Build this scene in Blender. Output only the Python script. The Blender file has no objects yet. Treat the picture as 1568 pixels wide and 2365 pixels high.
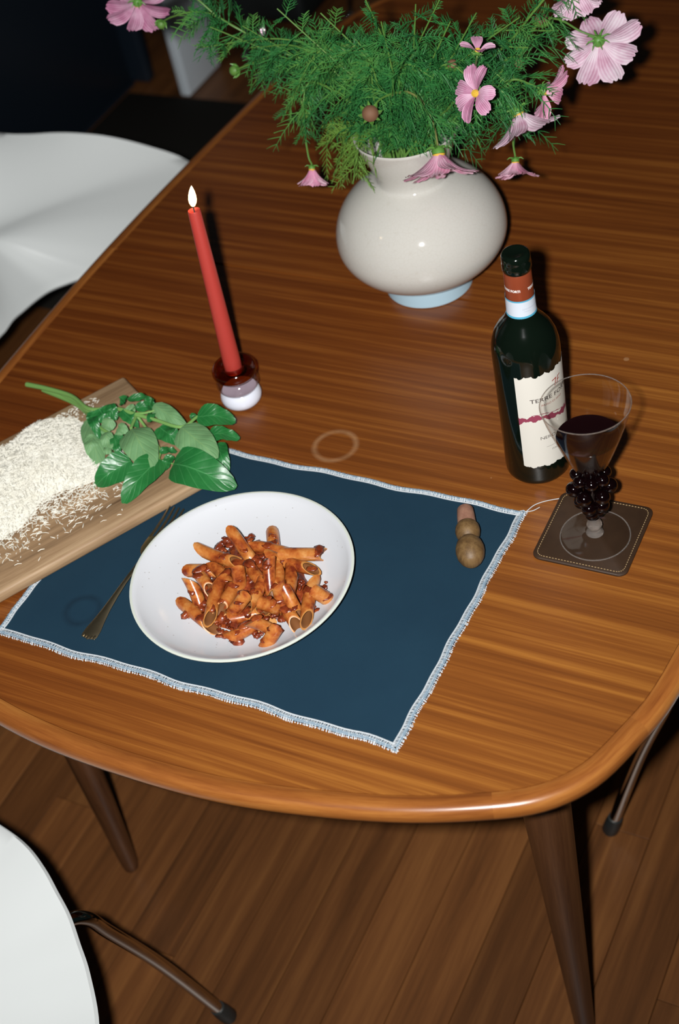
import bpy, bmesh, math, random
from mathutils import Vector, Matrix, Quaternion
S = bpy.context.scene
COL = S.collection
PI = math.pi
ZT = 0.73                                   # table top height

# ------------------------------------------------------------------ camera, world, flash, exposure
cam = bpy.data.cameras.new('camera'); camo = bpy.data.objects.new('camera', cam); COL.objects.link(camo)
CAM = Vector((0.790, -1.4205, 1.9202))
R_ = Vector((0.88613, 0.42995, -0.17294)); U_ = Vector((-0.19591, 0.68574, 0.70099)); F_ = Vector((-0.41999, 0.58729, -0.69188))
m = Matrix((R_, U_, -F_)).transposed().to_4x4(); m.translation = CAM
camo.matrix_world = m
cam.sensor_fit = 'VERTICAL'; cam.sensor_height = 36.0; cam.sensor_width = 24.0
cam.lens = 3400.0 / 2365.0 * 36.0
cam.clip_start = 0.05
cam.dof.use_dof = True; cam.dof.focus_distance = 1.62; cam.dof.aperture_fstop = 4.5
S.camera = camo

w = bpy.data.worlds.new('night_room'); S.world = w; w.use_nodes = True
w.node_tree.nodes['Background'].inputs[0].default_value = (0.40, 0.75, 0.75, 1)
w.node_tree.nodes['Background'].inputs[1].default_value = 0.010

def lamp(name, kind, loc, energy, col, size, aim=None, **kw):
    l = bpy.data.lights.new(name, kind); o = bpy.data.objects.new(name, l); COL.objects.link(o)
    o.location = loc; l.energy = energy; l.color = col
    l.shadow_soft_size = size
    if aim is not None:
        o.rotation_euler = (Vector(aim) - Vector(loc)).to_track_quat('-Z', 'Y').to_euler()
    for k, v in kw.items(): setattr(l, k, v)
    return o
FLASH = CAM - 0.078 * R_ + 0.012 * U_
lamp('camera_flash', 'SPOT', FLASH, 208.0, (1.0, 0.995, 0.985), 0.022, aim=(-0.52, 0.10, 0.65), spot_size=math.radians(98), spot_blend=1.0)

S.view_settings.view_transform = 'Standard'; S.view_settings.look = 'None'
S.view_settings.gamma = 1.0; S.view_settings.use_curve_mapping = False
S.view_settings.exposure = 0.0

# ------------------------------------------------------------------ helpers
def newmesh(name, verts, faces, mat=None, smooth=True, sharp=None):
    me = bpy.data.meshes.new(name); me.from_pydata([tuple(v) for v in verts], [], faces); me.update()
    if smooth:
        me.polygons.foreach_set('use_smooth', [True] * len(me.polygons))
        if sharp: me.set_sharp_from_angle(angle=math.radians(sharp))
    if mat: me.materials.append(mat)
    return me
def link(name, me, parent=None, loc=None, rot=None):
    o = bpy.data.objects.new(name, me); COL.objects.link(o)
    if parent: o.parent = parent
    if loc is not None: o.location = loc
    if rot is not None: o.rotation_euler = rot
    return o
def obj(name, vf, mat, parent=None, loc=None, rot=None, smooth=True, sharp=40):
    return link(name, newmesh(name, vf[0], vf[1], mat, smooth, sharp), parent, loc, rot)
def tag(o, label=None, cat=None, group=None, kind=None):
    if label: o['label'] = label
    if cat: o['category'] = cat
    if group: o['group'] = group
    if kind: o['kind'] = kind
    return o
def thing(name, label, cat, loc=(0, 0, 0), rot=(0, 0, 0), group=None):
    o = bpy.data.objects.new(name, None); COL.objects.link(o); o.location = loc; o.rotation_euler = rot
    o.empty_display_size = 0.02
    return tag(o, label, cat, group)
class MB:
    def __init__(s): s.v = []; s.f = []
    def add(s, vf):
        n = len(s.v); s.v += list(vf[0]); s.f += [tuple(i + n for i in f) for f in vf[1]]; return s
    @property
    def vf(s): return (s.v, s.f)
def xf(vf, M): return ([M @ Vector(v) for v in vf[0]], vf[1])
def lathe(prof, n=48, closed=False):
    """prof: list of (r, z)"""
    v = []; f = []; idx = []
    for r, z in prof:
        if r < 1e-6: idx.append([len(v)] * n); v.append((0, 0, z))
        else:
            idx.append(list(range(len(v), len(v) + n)))
            v += [(r * math.cos(2 * PI * k / n), r * math.sin(2 * PI * k / n), z) for k in range(n)]
    for a, b in zip(idx, idx[1:] + ([idx[0]] if closed else [])):
        for k in range(n):
            q = [a[k], a[(k + 1) % n], b[(k + 1) % n], b[k]]
            u = []
            for i in q:
                if i not in u: u.append(i)
            if len(u) > 2: f.append(tuple(u))
    return v, f
def spline(pts, per=8, closed=False):
    P = [Vector(p) for p in pts]; n = len(P); out = []
    rng = range(n) if closed else range(n - 1)
    for i in rng:
        if closed: p0, p1, p2, p3 = P[i - 1], P[i], P[(i + 1) % n], P[(i + 2) % n]
        else:
            p1, p2 = P[i], P[i + 1]; p0 = P[i - 1] if i else p1 * 2 - p2; p3 = P[i + 2] if i + 2 < n else p2 * 2 - p1
        for k in range(per):
            t = k / per
            out.append(0.5 * (2 * p1 + (p2 - p0) * t + (2 * p0 - 5 * p1 + 4 * p2 - p3) * t * t + (3 * p1 - p0 - 3 * p2 + p3) * t ** 3))
    if not closed: out.append(P[-1].copy())
    return out
def tube(pts, rad, n=8, cap=True):
    P = [Vector(p) for p in pts]; N = len(P)
    rs = rad if isinstance(rad, (list, tuple)) else [rad] * N
    T = []
    for i in range(N):
        t = P[min(i + 1, N - 1)] - P[max(i - 1, 0)]
        T.append(t.normalized() if t.length > 1e-9 else Vector((0, 0, 1)))
    a = Vector((0, 0, 1)) if abs(T[0].z) < .9 else Vector((1, 0, 0))
    nrm = T[0].cross(a).normalized()
    v = []; f = []
    for i in range(N):
        if i:
            q = T[i - 1].rotation_difference(T[i]); nrm = (q @ nrm).normalized()
        b = T[i].cross(nrm)
        for k in range(n):
            c, s = math.cos(2 * PI * k / n), math.sin(2 * PI * k / n)
            v.append(P[i] + (nrm * c + b * s) * rs[i])
    for i in range(N - 1):
        for k in range(n):
            f.append((i * n + k, i * n + (k + 1) % n, (i + 1) * n + (k + 1) % n, (i + 1) * n + k))
    if cap:
        f.append(tuple(range(n))[::-1]); f.append(tuple(range((N - 1) * n, N * n)))
    return v, f
def box(x0, x1, y0, y1, z0, z1):
    return ([(x0, y0, z0), (x1, y0, z0), (x1, y1, z0), (x0, y1, z0), (x0, y0, z1), (x1, y0, z1), (x1, y1, z1), (x0, y1, z1)],
            [(3, 2, 1, 0), (4, 5, 6, 7), (0, 1, 5, 4), (1, 2, 6, 5), (2, 3, 7, 6), (3, 0, 4, 7)])
def bevel_box(x0, x1, y0, y1, z0, z1, b=.002, seg=2):
    bm = bmesh.new(); vs = box(x0, x1, y0, y1, z0, z1)
    bv = [bm.verts.new(v) for v in vs[0]]
    for f in vs[1]: bm.faces.new([bv[i] for i in f])
    bmesh.ops.bevel(bm, geom=bm.edges[:], offset=b, segments=seg, profile=.5, affect='EDGES')
    bm.verts.index_update()
    r = ([v.co.copy() for v in bm.verts], [tuple(v.index for v in f.verts) for f in bm.faces]); bm.free(); return r
def ico(c, r, sub=1, sc=(1, 1, 1)):
    bm = bmesh.new(); bmesh.ops.create_icosphere(bm, subdivisions=sub, radius=1); bm.verts.index_update()
    v = [(c[0] + x.co.x * r * sc[0], c[1] + x.co.y * r * sc[1], c[2] + x.co.z * r * sc[2]) for x in bm.verts]
    f = [tuple(x.index for x in q.verts) for q in bm.faces]; bm.free(); return v, f
def prism(outline, z0, z1):
    n = len(outline)
    v = [(p[0], p[1], z0) for p in outline] + [(p[0], p[1], z1) for p in outline]
    f = [tuple(range(n))[::-1], tuple(range(n, 2 * n))] + [(i, (i + 1) % n, n + (i + 1) % n, n + i) for i in range(n)]
    return v, f
def frame_z(d, hint=Vector((0, 0, 1))):
    """rotation whose z axis is d"""
    d = Vector(d).normalized(); x = hint.cross(d)
    if x.length < 1e-4: x = Vector((1, 0, 0)).cross(d)
    x.normalize(); y = d.cross(x)
    return Matrix((x, y, d)).transposed().to_4x4()

# ------------------------------------------------------------------ materials
def mat(name, col, rough=.5, spec=.5, metal=0., **kw):
    mt = bpy.data.materials.new(name); mt.use_nodes = True
    b = mt.node_tree.nodes['Principled BSDF']
    b.inputs['Base Color'].default_value = (*col, 1); b.inputs['Roughness'].default_value = rough
    b.inputs['Specular IOR Level'].default_value = spec; b.inputs['Metallic'].default_value = metal
    for k, v in kw.items(): b.inputs[k].default_value = v
    return mt
def nd(mt, t, **kw):
    n = mt.node_tree.nodes.new(t)
    for k, v in kw.items(): setattr(n, k, v)
    return n
def lk(mt, a, b): mt.node_tree.links.new(a, b)
def bsdf(mt): return mt.node_tree.nodes['Principled BSDF']
def coords(mt, scale=(1, 1, 1), kind='Object', rnd=0):
    t = nd(mt, 'ShaderNodeTexCoord'); mp = nd(mt, 'ShaderNodeMapping'); mp.inputs['Scale'].default_value = scale
    src = t.outputs[kind]
    if rnd:
        oi = nd(mt, 'ShaderNodeObjectInfo'); mu = nd(mt, 'ShaderNodeVectorMath', operation='MULTIPLY_ADD')
        cb = nd(mt, 'ShaderNodeCombineXYZ')
        for i in range(3): lk(mt, oi.outputs['Random'], cb.inputs[i])
        mu.inputs[1].default_value = (rnd, rnd * 1.7, rnd * .6); lk(mt, cb.outputs[0], mu.inputs[0]); lk(mt, src, mu.inputs[2]); src = mu.outputs[0]
    lk(mt, src, mp.inputs['Vector']); return mp.outputs[0]
def noise(mt, vec, scale=5., detail=6., rough=.6, dist=0.):
    n = nd(mt, 'ShaderNodeTexNoise'); n.inputs['Scale'].default_value = scale; n.inputs['Detail'].default_value = detail
    n.inputs['Roughness'].default_value = rough; n.inputs['Distortion'].default_value = dist
    if vec is not None: lk(mt, vec, n.inputs['Vector'])
    return n.outputs['Fac']
def ramp(mt, fac, stops):
    r = nd(mt, 'ShaderNodeValToRGB'); e = r.color_ramp.elements
    e[0].position, e[0].color = stops[0][0], (*stops[0][1], 1)
    e[1].position, e[1].color = stops[-1][0], (*stops[-1][1], 1)
    for p, c in stops[1:-1]:
        x = e.new(p); x.color = (*c, 1)
    lk(mt, fac, r.inputs[0]); return r.outputs['Color']
def mix(mt, fac, a, b, blend='MIX'):
    n = nd(mt, 'ShaderNodeMix', data_type='RGBA', blend_type=blend)
    for s, i in ((fac, 0), (a, 6), (b, 7)):
        if isinstance(s, (int, float)): n.inputs[i].default_value = s
        elif isinstance(s, tuple): n.inputs[i].default_value = (*s, 1)
        else: lk(mt, s, n.inputs[i])
    return n.outputs[2]
def mth(mt, op, a, b=None, c=None):
    n = nd(mt, 'ShaderNodeMath', operation=op)
    for i, s in enumerate((a, b, c)):
        if s is None: continue
        if isinstance(s, (int, float)): n.inputs[i].default_value = s
        else: lk(mt, s, n.inputs[i])
    return n.outputs[0]
def bump(mt, h, strength=.2, dist=.001):
    b = nd(mt, 'ShaderNodeBump'); b.inputs['Strength'].default_value = strength; b.inputs['Distance'].default_value = dist
    lk(mt, h, b.inputs['Height']); lk(mt, b.outputs[0], bsdf(mt).inputs['Normal'])
def wood(name, dark, mid, light, sc=(1.6, 38, 38), rough=.35, rnd=0, kind='Object', big=(1.2, 3, 3), coat=0., tint=0., stops=(.36, .5, .64)):
    mt = mat(name, mid, rough, .45)
    v = coords(mt, sc, kind, rnd=rnd); a = noise(mt, v, 1.0, 7, .62, .3)
    v2 = coords(mt, tuple(s * 4 for s in sc), kind, rnd=rnd); b2 = noise(mt, v2, 1.2, 5, .7)
    v3 = coords(mt, big, kind, rnd=rnd); g = noise(mt, v3, 1.0, 2, .5)
    s = mth(mt, 'ADD', mth(mt, 'MULTIPLY', a, .62), mth(mt, 'ADD', mth(mt, 'MULTIPLY', b2, .22), mth(mt, 'MULTIPLY', g, .16)))
    col = ramp(mt, s, [(stops[0], dark), (stops[1], mid), (stops[2], light)])
    if rnd:
        oi = nd(mt, 'ShaderNodeObjectInfo'); hs = nd(mt, 'ShaderNodeHueSaturation')
        mr = nd(mt, 'ShaderNodeMapRange'); mr.inputs['To Min'].default_value = 1 - tint; mr.inputs['To Max'].default_value = 1 + tint
        lk(mt, oi.outputs['Random'], mr.inputs['Value']); lk(mt, mr.outputs[0], hs.inputs['Value']); lk(mt, col, hs.inputs['Color']); col = hs.outputs[0]
    lk(mt, col, bsdf(mt).inputs['Base Color'])
    bump(mt, b2, .12, .0006)
    if coat: bsdf(mt).inputs['Coat Weight'].default_value = coat; bsdf(mt).inputs['Coat Roughness'].default_value = .15
    return mt
M = {}
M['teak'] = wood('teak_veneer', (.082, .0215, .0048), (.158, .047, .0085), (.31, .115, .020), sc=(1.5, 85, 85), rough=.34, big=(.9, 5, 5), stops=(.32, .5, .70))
def teak_marks(mt):
    """a pale glass ring and a few rubbed spots on the veneer"""
    t = nd(mt, 'ShaderNodeTexCoord'); sx = nd(mt, 'ShaderNodeSeparateXYZ'); lk(mt, t.outputs['Object'], sx.inputs[0])
    dx = mth(mt, 'SUBTRACT', sx.outputs[0], .012); dy = mth(mt, 'SUBTRACT', sx.outputs[1], -.308)
    d = mth(mt, 'SQRT', mth(mt, 'ADD', mth(mt, 'MULTIPLY', dx, dx), mth(mt, 'MULTIPLY', dy, dy)))
    ring = mth(mt, 'SUBTRACT', 1.0, mth(mt, 'MINIMUM', 1.0, mth(mt, 'MULTIPLY', mth(mt, 'ABSOLUTE', mth(mt, 'SUBTRACT', d, .026)), 190)))
    nz = noise(mt, coords(mt, (1, 1, 1)), 45, 3, .6)
    fac = mth(mt, 'MULTIPLY', ring, mth(mt, 'MULTIPLY', nz, .55))
    v = nd(mt, 'ShaderNodeTexVoronoi'); v.inputs['Scale'].default_value = 7.5; lk(mt, coords(mt, (1, 1, 0.1)), v.inputs['Vector'])
    sp = mth(mt, 'LESS_THAN', v.outputs['Distance'], .028)
    fac = mth(mt, 'MAXIMUM', fac, mth(mt, 'MULTIPLY', sp, mth(mt, 'MULTIPLY', noise(mt, coords(mt, (9, 160, 1)), 3, 2, .5), .55)))
    b = bsdf(mt).inputs['Base Color']; src = b.links[0].from_socket
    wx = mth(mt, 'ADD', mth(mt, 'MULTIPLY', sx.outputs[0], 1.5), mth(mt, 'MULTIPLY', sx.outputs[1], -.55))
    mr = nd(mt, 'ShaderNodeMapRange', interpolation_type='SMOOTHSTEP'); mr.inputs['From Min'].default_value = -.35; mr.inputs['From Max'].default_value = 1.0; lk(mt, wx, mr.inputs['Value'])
    gold_lit = mix(mt, mr.outputs[0], mix(mt, 1.0, src, (.86, .74, .70), 'MULTIPLY'), mix(mt, 1.0, src, (1.22, 1.30, 1.30), 'MULTIPLY'))  # veneer goes redder to golden; brightness missing from the flash is tinted in
    lk(mt, mix(mt, fac, gold_lit, (.50, .31, .16)), b)
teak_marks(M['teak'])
M['teak_edge'] = wood('teak_edge', (.16, .045, .010), (.25, .082, .017), (.36, .14, .03), sc=(5, 110, 1), rough=.28, rnd=5, tint=.12, kind='UV', big=(.8, 6, 1))
M['leg_wood'] = wood('dark_leg_wood', (.05, .0185, .008), (.092, .036, .014), (.14, .056, .021), sc=(60, 60, 2.2), rough=.3)
M['plank'] = wood('floor_plank', (.075, .028, .0085), (.135, .050, .0145), (.20, .080, .023), sc=(30, 1.3, 30), rough=.4, rnd=9, tint=.20, big=(3, 1.5, 3))
M['gap'] = mat('floor_gap', (.012, .007, .004), .9)
M['white_shell'] = mat('white_moulded_shell', (.78, .81, .80), .32, .4)
M['chrome'] = mat('chrome', (.62, .60, .56), .06, .5, 1.0)
M['rubber'] = mat('dark_rubber', (.02, .024, .024), .45)
M['navy'] = mat('navy_paint', (.010, .017, .027), .42)
M['white_paint'] = mat('grey_white_paint', (.80, .88, .94), .55)
M['brown_wall'] = mat('brown_wall', (.085, .07, .052), .8)
M['black'] = mat('black_lacquer', (.008, .010, .010), .5)

# placemat cloth
mt = M['cloth'] = mat('blue_linen', (.014, .048, .085), .85, .15)
v = coords(mt, (1, 1, 1)); wv = nd(mt, 'ShaderNodeTexWave'); wv.inputs['Scale'].default_value = 420; lk(mt, v, wv.inputs['Vector'])
wv2 = nd(mt, 'ShaderNodeTexWave', bands_direction='Y'); wv2.inputs['Scale'].default_value = 420; lk(mt, v, wv2.inputs['Vector'])
nz = noise(mt, v, 900, 2, .6); nz2 = noise(mt, v, 9, 4, .6)
lk(mt, mix(mt, nz2, (.0065, .0240, .043), (.0105, .036, .060)), bsdf(mt).inputs['Base Color'])
sx = nd(mt, 'ShaderNodeSeparateXYZ'); lk(mt, nd(mt, 'ShaderNodeTexCoord').outputs['Object'], sx.inputs[0])
dx = mth(mt, 'SUBTRACT', sx.outputs[0], -0.1517); dy = mth(mt, 'SUBTRACT', sx.outputs[1], -0.6381)
d_ = mth(mt, 'SQRT', mth(mt, 'ADD', mth(mt, 'MULTIPLY', dx, dx), mth(mt, 'MULTIPLY', dy, dy)))
rg = mth(mt, 'SUBTRACT', 1.0, mth(mt, 'MINIMUM', 1.0, mth(mt, 'MULTIPLY', mth(mt, 'ABSOLUTE', mth(mt, 'SUBTRACT', d_, .020)), 150)))
rg = mth(mt, 'MULTIPLY', mth(mt, 'MULTIPLY', rg, .7), noise(mt, v, 55, 3, .6))
lk(mt, mix(mt, rg, mix(mt, nz2, (.0065, .0240, .043), (.0105, .036, .060)), (.003, .008, .016)), bsdf(mt).inputs['Base Color'])
bump(mt, mth(mt, 'ADD', mth(mt, 'ADD', wv.outputs['Fac'], wv2.outputs['Fac']), nz), .25, .0004)
M['thread'] = mat('pale_thread', (.47, .50, .52), .8, .2)
M['thread_blue'] = mat('grey_blue_thread', (.20, .27, .33), .8, .2)

# glazed stoneware plate
mt = M['plate'] = mat('speckled_glaze', (.53, .54, .565), .16, .5)
v = coords(mt); vo = nd(mt, 'ShaderNodeTexVoronoi'); vo.inputs['Scale'].default_value = 170; lk(mt, v, vo.inputs['Vector'])
sp = mth(mt, 'LESS_THAN', vo.outputs['Distance'], .14); nz = noise(mt, v, 60, 2, .5)
sp = mth(mt, 'MULTIPLY', sp, mth(mt, 'GREATER_THAN', nz, .56))
lk(mt, mix(mt, mth(mt, 'MULTIPLY', sp, .4), (.53, .54, .565), (.22, .18, .14)), bsdf(mt).inputs['Base Color'])
M['plate_rim'] = mat('bare_rim', (.52, .55, .49), .4)
# vase
mt = M['vase'] = mat('cream_crackle_glaze', (.62, .56, .50), .06, .5)
v = coords(mt); vo = nd(mt, 'ShaderNodeTexVoronoi', feature='DISTANCE_TO_EDGE'); vo.inputs['Scale'].default_value = 190; lk(mt, v, vo.inputs['Vector'])
cr = mth(mt, 'LESS_THAN', vo.outputs['Distance'], .035)
lk(mt, mix(mt, mth(mt, 'MULTIPLY', cr, .14), (.50, .485, .445), (.34, .28, .22)), bsdf(mt).inputs['Base Color'])
bump(mt, noise(mt, v, 140, 3, .5), .05, .0006)
M['vase_foot'] = mat('pale_blue_clay', (.36, .50, .58), .75, .2)
# pasta and sauce
mt = M['penne'] = mat('sauced_penne', (.5, .2, .04), .28, .5)
v = coords(mt, (1, 1, 1), rnd=3); a = noise(mt, v, 55, 4, .6); b2 = noise(mt, v, 160, 3, .6)
col = ramp(mt, mth(mt, 'ADD', mth(mt, 'MULTIPLY', a, .8), mth(mt, 'MULTIPLY', b2, .2)), [(.38, (.13, .018, .006)), (.47, (.30, .070, .013)), (.56, (.40, .135, .028)), (.67, (.49, .225, .068))])
lk(mt, col, bsdf(mt).inputs['Base Color']); bump(mt, a, .25, .002)
bsdf(mt).inputs['Subsurface Weight'].default_value = .15; bsdf(mt).inputs['Subsurface Radius'].default_value = (.004, .002, .001); bsdf(mt).inputs['Subsurface Scale'].default_value = 1.
M['penne_in'] = mat('penne_inside', (.16, .06, .018), .5); M['penne_cut'] = mat('penne_cut_edge', (.42, .175, .042), .45)  # inner wall in a darker sauce tone that carries the hollow's shade
mt = M['sauce'] = mat('tomato_sauce', (.22, .022, .008), .24, .6)
v = coords(mt); a = noise(mt, v, 70, 5, .65)
lk(mt, ramp(mt, a, [(.35, (.085, .013, .005)), (.5, (.17, .028, .008)), (.68, (.32, .075, .016))]), bsdf(mt).inputs['Base Color']); bump(mt, noise(mt, v, 260, 4, .6), .5, .0015)
M['oil'] = mat('orange_oil', (.62, .30, .10), .08, .6)
# board and cheese
M['board'] = wood('acacia_board', (.085, .046, .021), (.27, .168, .088), (.44, .305, .178), sc=(34, 2.2, 34), rough=.6, big=(9, 1.5, 3))
mt = M['cheese'] = mat('grated_cheese', (.80, .765, .62), .6, .3)
lk(mt, mix(mt, noise(mt, coords(mt), 60, 3, .6), (.62, .59, .49), (.70, .69, .625)), bsdf(mt).inputs['Base Color'])
# greens
def leafmat(name, c1, c2, vein, rough):
    mt = mat(name, c1, rough, .45)
    t = nd(mt, 'ShaderNodeUVMap'); t.uv_map = 'leaf'; sx = nd(mt, 'ShaderNodeSeparateXYZ'); lk(mt, t.outputs[0], sx.inputs[0])
    av = mth(mt, 'ABSOLUTE', mth(mt, 'SUBTRACT', sx.outputs[1], .5))
    mid = mth(mt, 'LESS_THAN', av, .016)
    ph = mth(mt, 'MULTIPLY', mth(mt, 'SUBTRACT', sx.outputs[0], mth(mt, 'MULTIPLY', mth(mt, 'POWER', av, .8), .62)), 6.0)
    fr = mth(mt, 'ABSOLUTE', mth(mt, 'SUBTRACT', mth(mt, 'FRACT', ph), .5))
    lat = mth(mt, 'LESS_THAN', fr, .045)
    vv = mth(mt, 'MAXIMUM', mid, mth(mt, 'MULTIPLY', lat, .6))
    nz = noise(mt, coords(mt), 55, 4, .6)
    base = mix(mt, nz, c1, c2)
    lk(mt, mix(mt, mth(mt, 'MULTIPLY', vv, .6), base, vein), bsdf(mt).inputs['Base Color'])
    h = mth(mt, 'ADD', mth(mt, 'SMOOTH_MIN', mth(mt, 'MULTIPLY', fr, 3.0), .6, .3), mth(mt, 'MULTIPLY', nz, .8))
    bump(mt, h, .35, .0012)
    return mt
M['basil_top'] = leafmat('basil_leaf_top', (.007, .085, .018), (.022, .165, .038), (.06, .25, .08), .36)
M['basil_under'] = leafmat('basil_leaf_underside', (.085, .205, .085), (.15, .30, .125), (.17, .30, .11), .6)
M['basil_stem'] = mat('basil_stem', (.16, .32, .085), .45)
mt = M['fern'] = mat('feathery_foliage', (.02, .11, .025), .55, .3)
oi = noise(mt, coords(mt), 14, 3, .6)
lk(mt, ramp(mt, oi, [(.35, (.010, .075, .020)), (.52, (.024, .145, .032)), (.68, (.085, .22, .040))]), bsdf(mt).inputs['Base Color'])
M['fern_young'] = mat('yellow_green_foliage', (.10, .20, .030), .55, .3)
M['stem'] = mat('flower_stem', (.085, .185, .034), .5, .3)
M['stem_brown'] = mat('browned_stem', (.16, .17, .05), .55, .3)
mt = M['petal'] = mat('pink_petal', (.6, .25, .42), .6, .25)
t = nd(mt, 'ShaderNodeUVMap'); t.uv_map = 'leaf'; sx = nd(mt, 'ShaderNodeSeparateXYZ'); lk(mt, t.outputs[0], sx.inputs[0])
st = mth(mt, 'SINE', mth(mt, 'MULTIPLY', sx.outputs[1], 48.0)); nz = noise(mt, coords(mt, rnd=2), 30, 3, .6)
f1 = mth(mt, 'ADD', mth(mt, 'MULTIPLY', st, .075), nz)
lk(mt, ramp(mt, f1, [(.32, (.36, .115, .215)), (.5, (.52, .235, .36)), (.68, (.66, .42, .54))]), bsdf(mt).inputs['Base Color'])
bump(mt, st, .3, .0006)
tl = nd(mt, 'ShaderNodeBsdfTranslucent'); tl.inputs[0].default_value = (.62, .34, .46, 1); mxs = nd(mt, 'ShaderNodeMixShader'); mxs.inputs[0].default_value = .12
lk(mt, bsdf(mt).outputs[0], mxs.inputs[1]); lk(mt, tl.outputs[0], mxs.inputs[2]); lk(mt, mxs.outputs[0], mt.node_tree.nodes['Material Output'].inputs[0])
M['disc'] = mat('yellow_disc', (.58, .36, .03), .7)
M['calyx'] = mat('green_calyx', (.085, .22, .035), .5)
M['seedhead'] = mat('brown_seedhead', (.15, .07, .035), .75)
# candle, glass
M['wax'] = mat('red_wax', (.37, .040, .030), .38, .4)
bsdf(M['wax']).inputs['Subsurface Weight'].default_value = .10; bsdf(M['wax']).inputs['Subsurface Radius'].default_value = (.006, .0012, .0008); bsdf(M['wax']).inputs['Subsurface Scale'].default_value = 1.
M['wick'] = mat('charred_wick', (.03, .02, .02), .8)
mt = M['flame'] = bpy.data.materials.new('flame'); mt.use_nodes = True; mt.node_tree.nodes.clear()
o_ = nd(mt, 'ShaderNodeOutputMaterial'); em = nd(mt, 'ShaderNodeEmission'); lw = nd(mt, 'ShaderNodeLayerWeight'); lw.inputs['Blend'].default_value = .35
cr = ramp(mt, lw.outputs['Facing'], [(.0, (1, .93, .72)), (.55, (1, .80, .42)), (.95, (1, .26, .05))]); lk(mt, cr, em.inputs[0]); em.inputs[1].default_value = 5.0
lk(mt, em.outputs[0], o_.inputs[0])
def thin_glass(name, tint, refl=1.0):
    """thin blown glass: clear sheet with Fresnel reflections"""
    mt = bpy.data.materials.new(name); mt.use_nodes = True; mt.node_tree.nodes.clear()
    o = nd(mt, 'ShaderNodeOutputMaterial'); tr = nd(mt, 'ShaderNodeBsdfTransparent'); gl = nd(mt, 'ShaderNodeBsdfGlossy'); mx = nd(mt, 'ShaderNodeMixShader')
    tr.inputs[0].default_value = (*tint, 1); gl.inputs['Roughness'].default_value = .07
    fr = nd(mt, 'ShaderNodeLayerWeight'); fr.inputs[0].default_value = .5
    fz = mth(mt, 'MULTIPLY_ADD', mth(mt, 'POWER', fr.outputs['Facing'], 4.0), .75, .045)
    lk(mt, mth(mt, 'MULTIPLY', fz, refl), mx.inputs[0]); lk(mt, tr.outputs[0], mx.inputs[1]); lk(mt, gl.outputs[0], mx.inputs[2]); lk(mt, mx.outputs[0], o.inputs[0])
    return mt
M['glass'] = thin_glass('clear_wine_glass', (.93, .92, .90))
M['amber'] = thin_glass('amber_glass', (.74, .42, .17), 1.3)
M['clear_pink'] = thin_glass('clear_pinkish_glass', (.90, .84, .85), 1.2)
M['glass_edge'] = mat('glass_edge', (.62, .55, .50), .08, .8, **{'Transmission Weight': .88, 'IOR': 1.35})
M['solid_glass'] = mat('solid_glass', (1, 1, 1), .0, .5, **{'Transmission Weight': 1.0, 'IOR': 1.47})
M['opal'] = mat('opal_glass', (.66, .68, .76), .08, .5)
M['dark_wine'] = mat('wine_filled_glass', (.0025, .0006, .0008), .075, .5)
M['wine'] = mat('red_wine', (.005, .0012, .0016), .06, .5)
M['bottle'] = mat('dark_green_bottle', (.0025, .005, .003), .085, .5)
M['label'] = mat('cream_paper', (.60, .575, .515), .7, .2)
M['ink'] = mat('dark_ink', (.07, .055, .05), .7)
M['ink_red'] = mat('brick_ink', (.27, .035, .02), .7)
M['ink_plum'] = mat('plum_ink', (.24, .035, .07), .7)
M['ink_white'] = mat('white_ink', (.75, .74, .72), .6)
M['capsule'] = mat('copper_red_foil', (.26, .052, .020), .33, .5, .35)
M['strip_white'] = mat('tax_strip_paper', (.50, .54, .60), .6)
M['strip_blue'] = mat('tax_strip_blue', (.06, .30, .44), .6)
M['strip_print'] = mat('tax_strip_print', (.36, .38, .46), .6)
M['leather'] = mat('brown_leather', (.060, .028, .012), .55, .35)
lk(M['leather'], mix(M['leather'], noise(M['leather'], coords(M['leather']), 60, 5, .6), (.020, .0095, .0045), (.042, .021, .010)), bsdf(M['leather']).inputs['Base Color'])
M['stitch'] = mat('tan_stitch', (.30, .20, .09), .7)
M['steel'] = mat('cutlery_steel', (.62, .50, .32), .36, .5, 1.0)
M['cork'] = wood('pink_cork', (.18, .080, .052), (.26, .125, .080), (.31, .165, .105), sc=(120, 120, 120), rough=.8)
M['turned_wood'] = wood('turned_oak', (.050, .027, .009), (.115, .062, .021), (.17, .10, .037), sc=(160, 160, 18), rough=.55)

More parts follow.
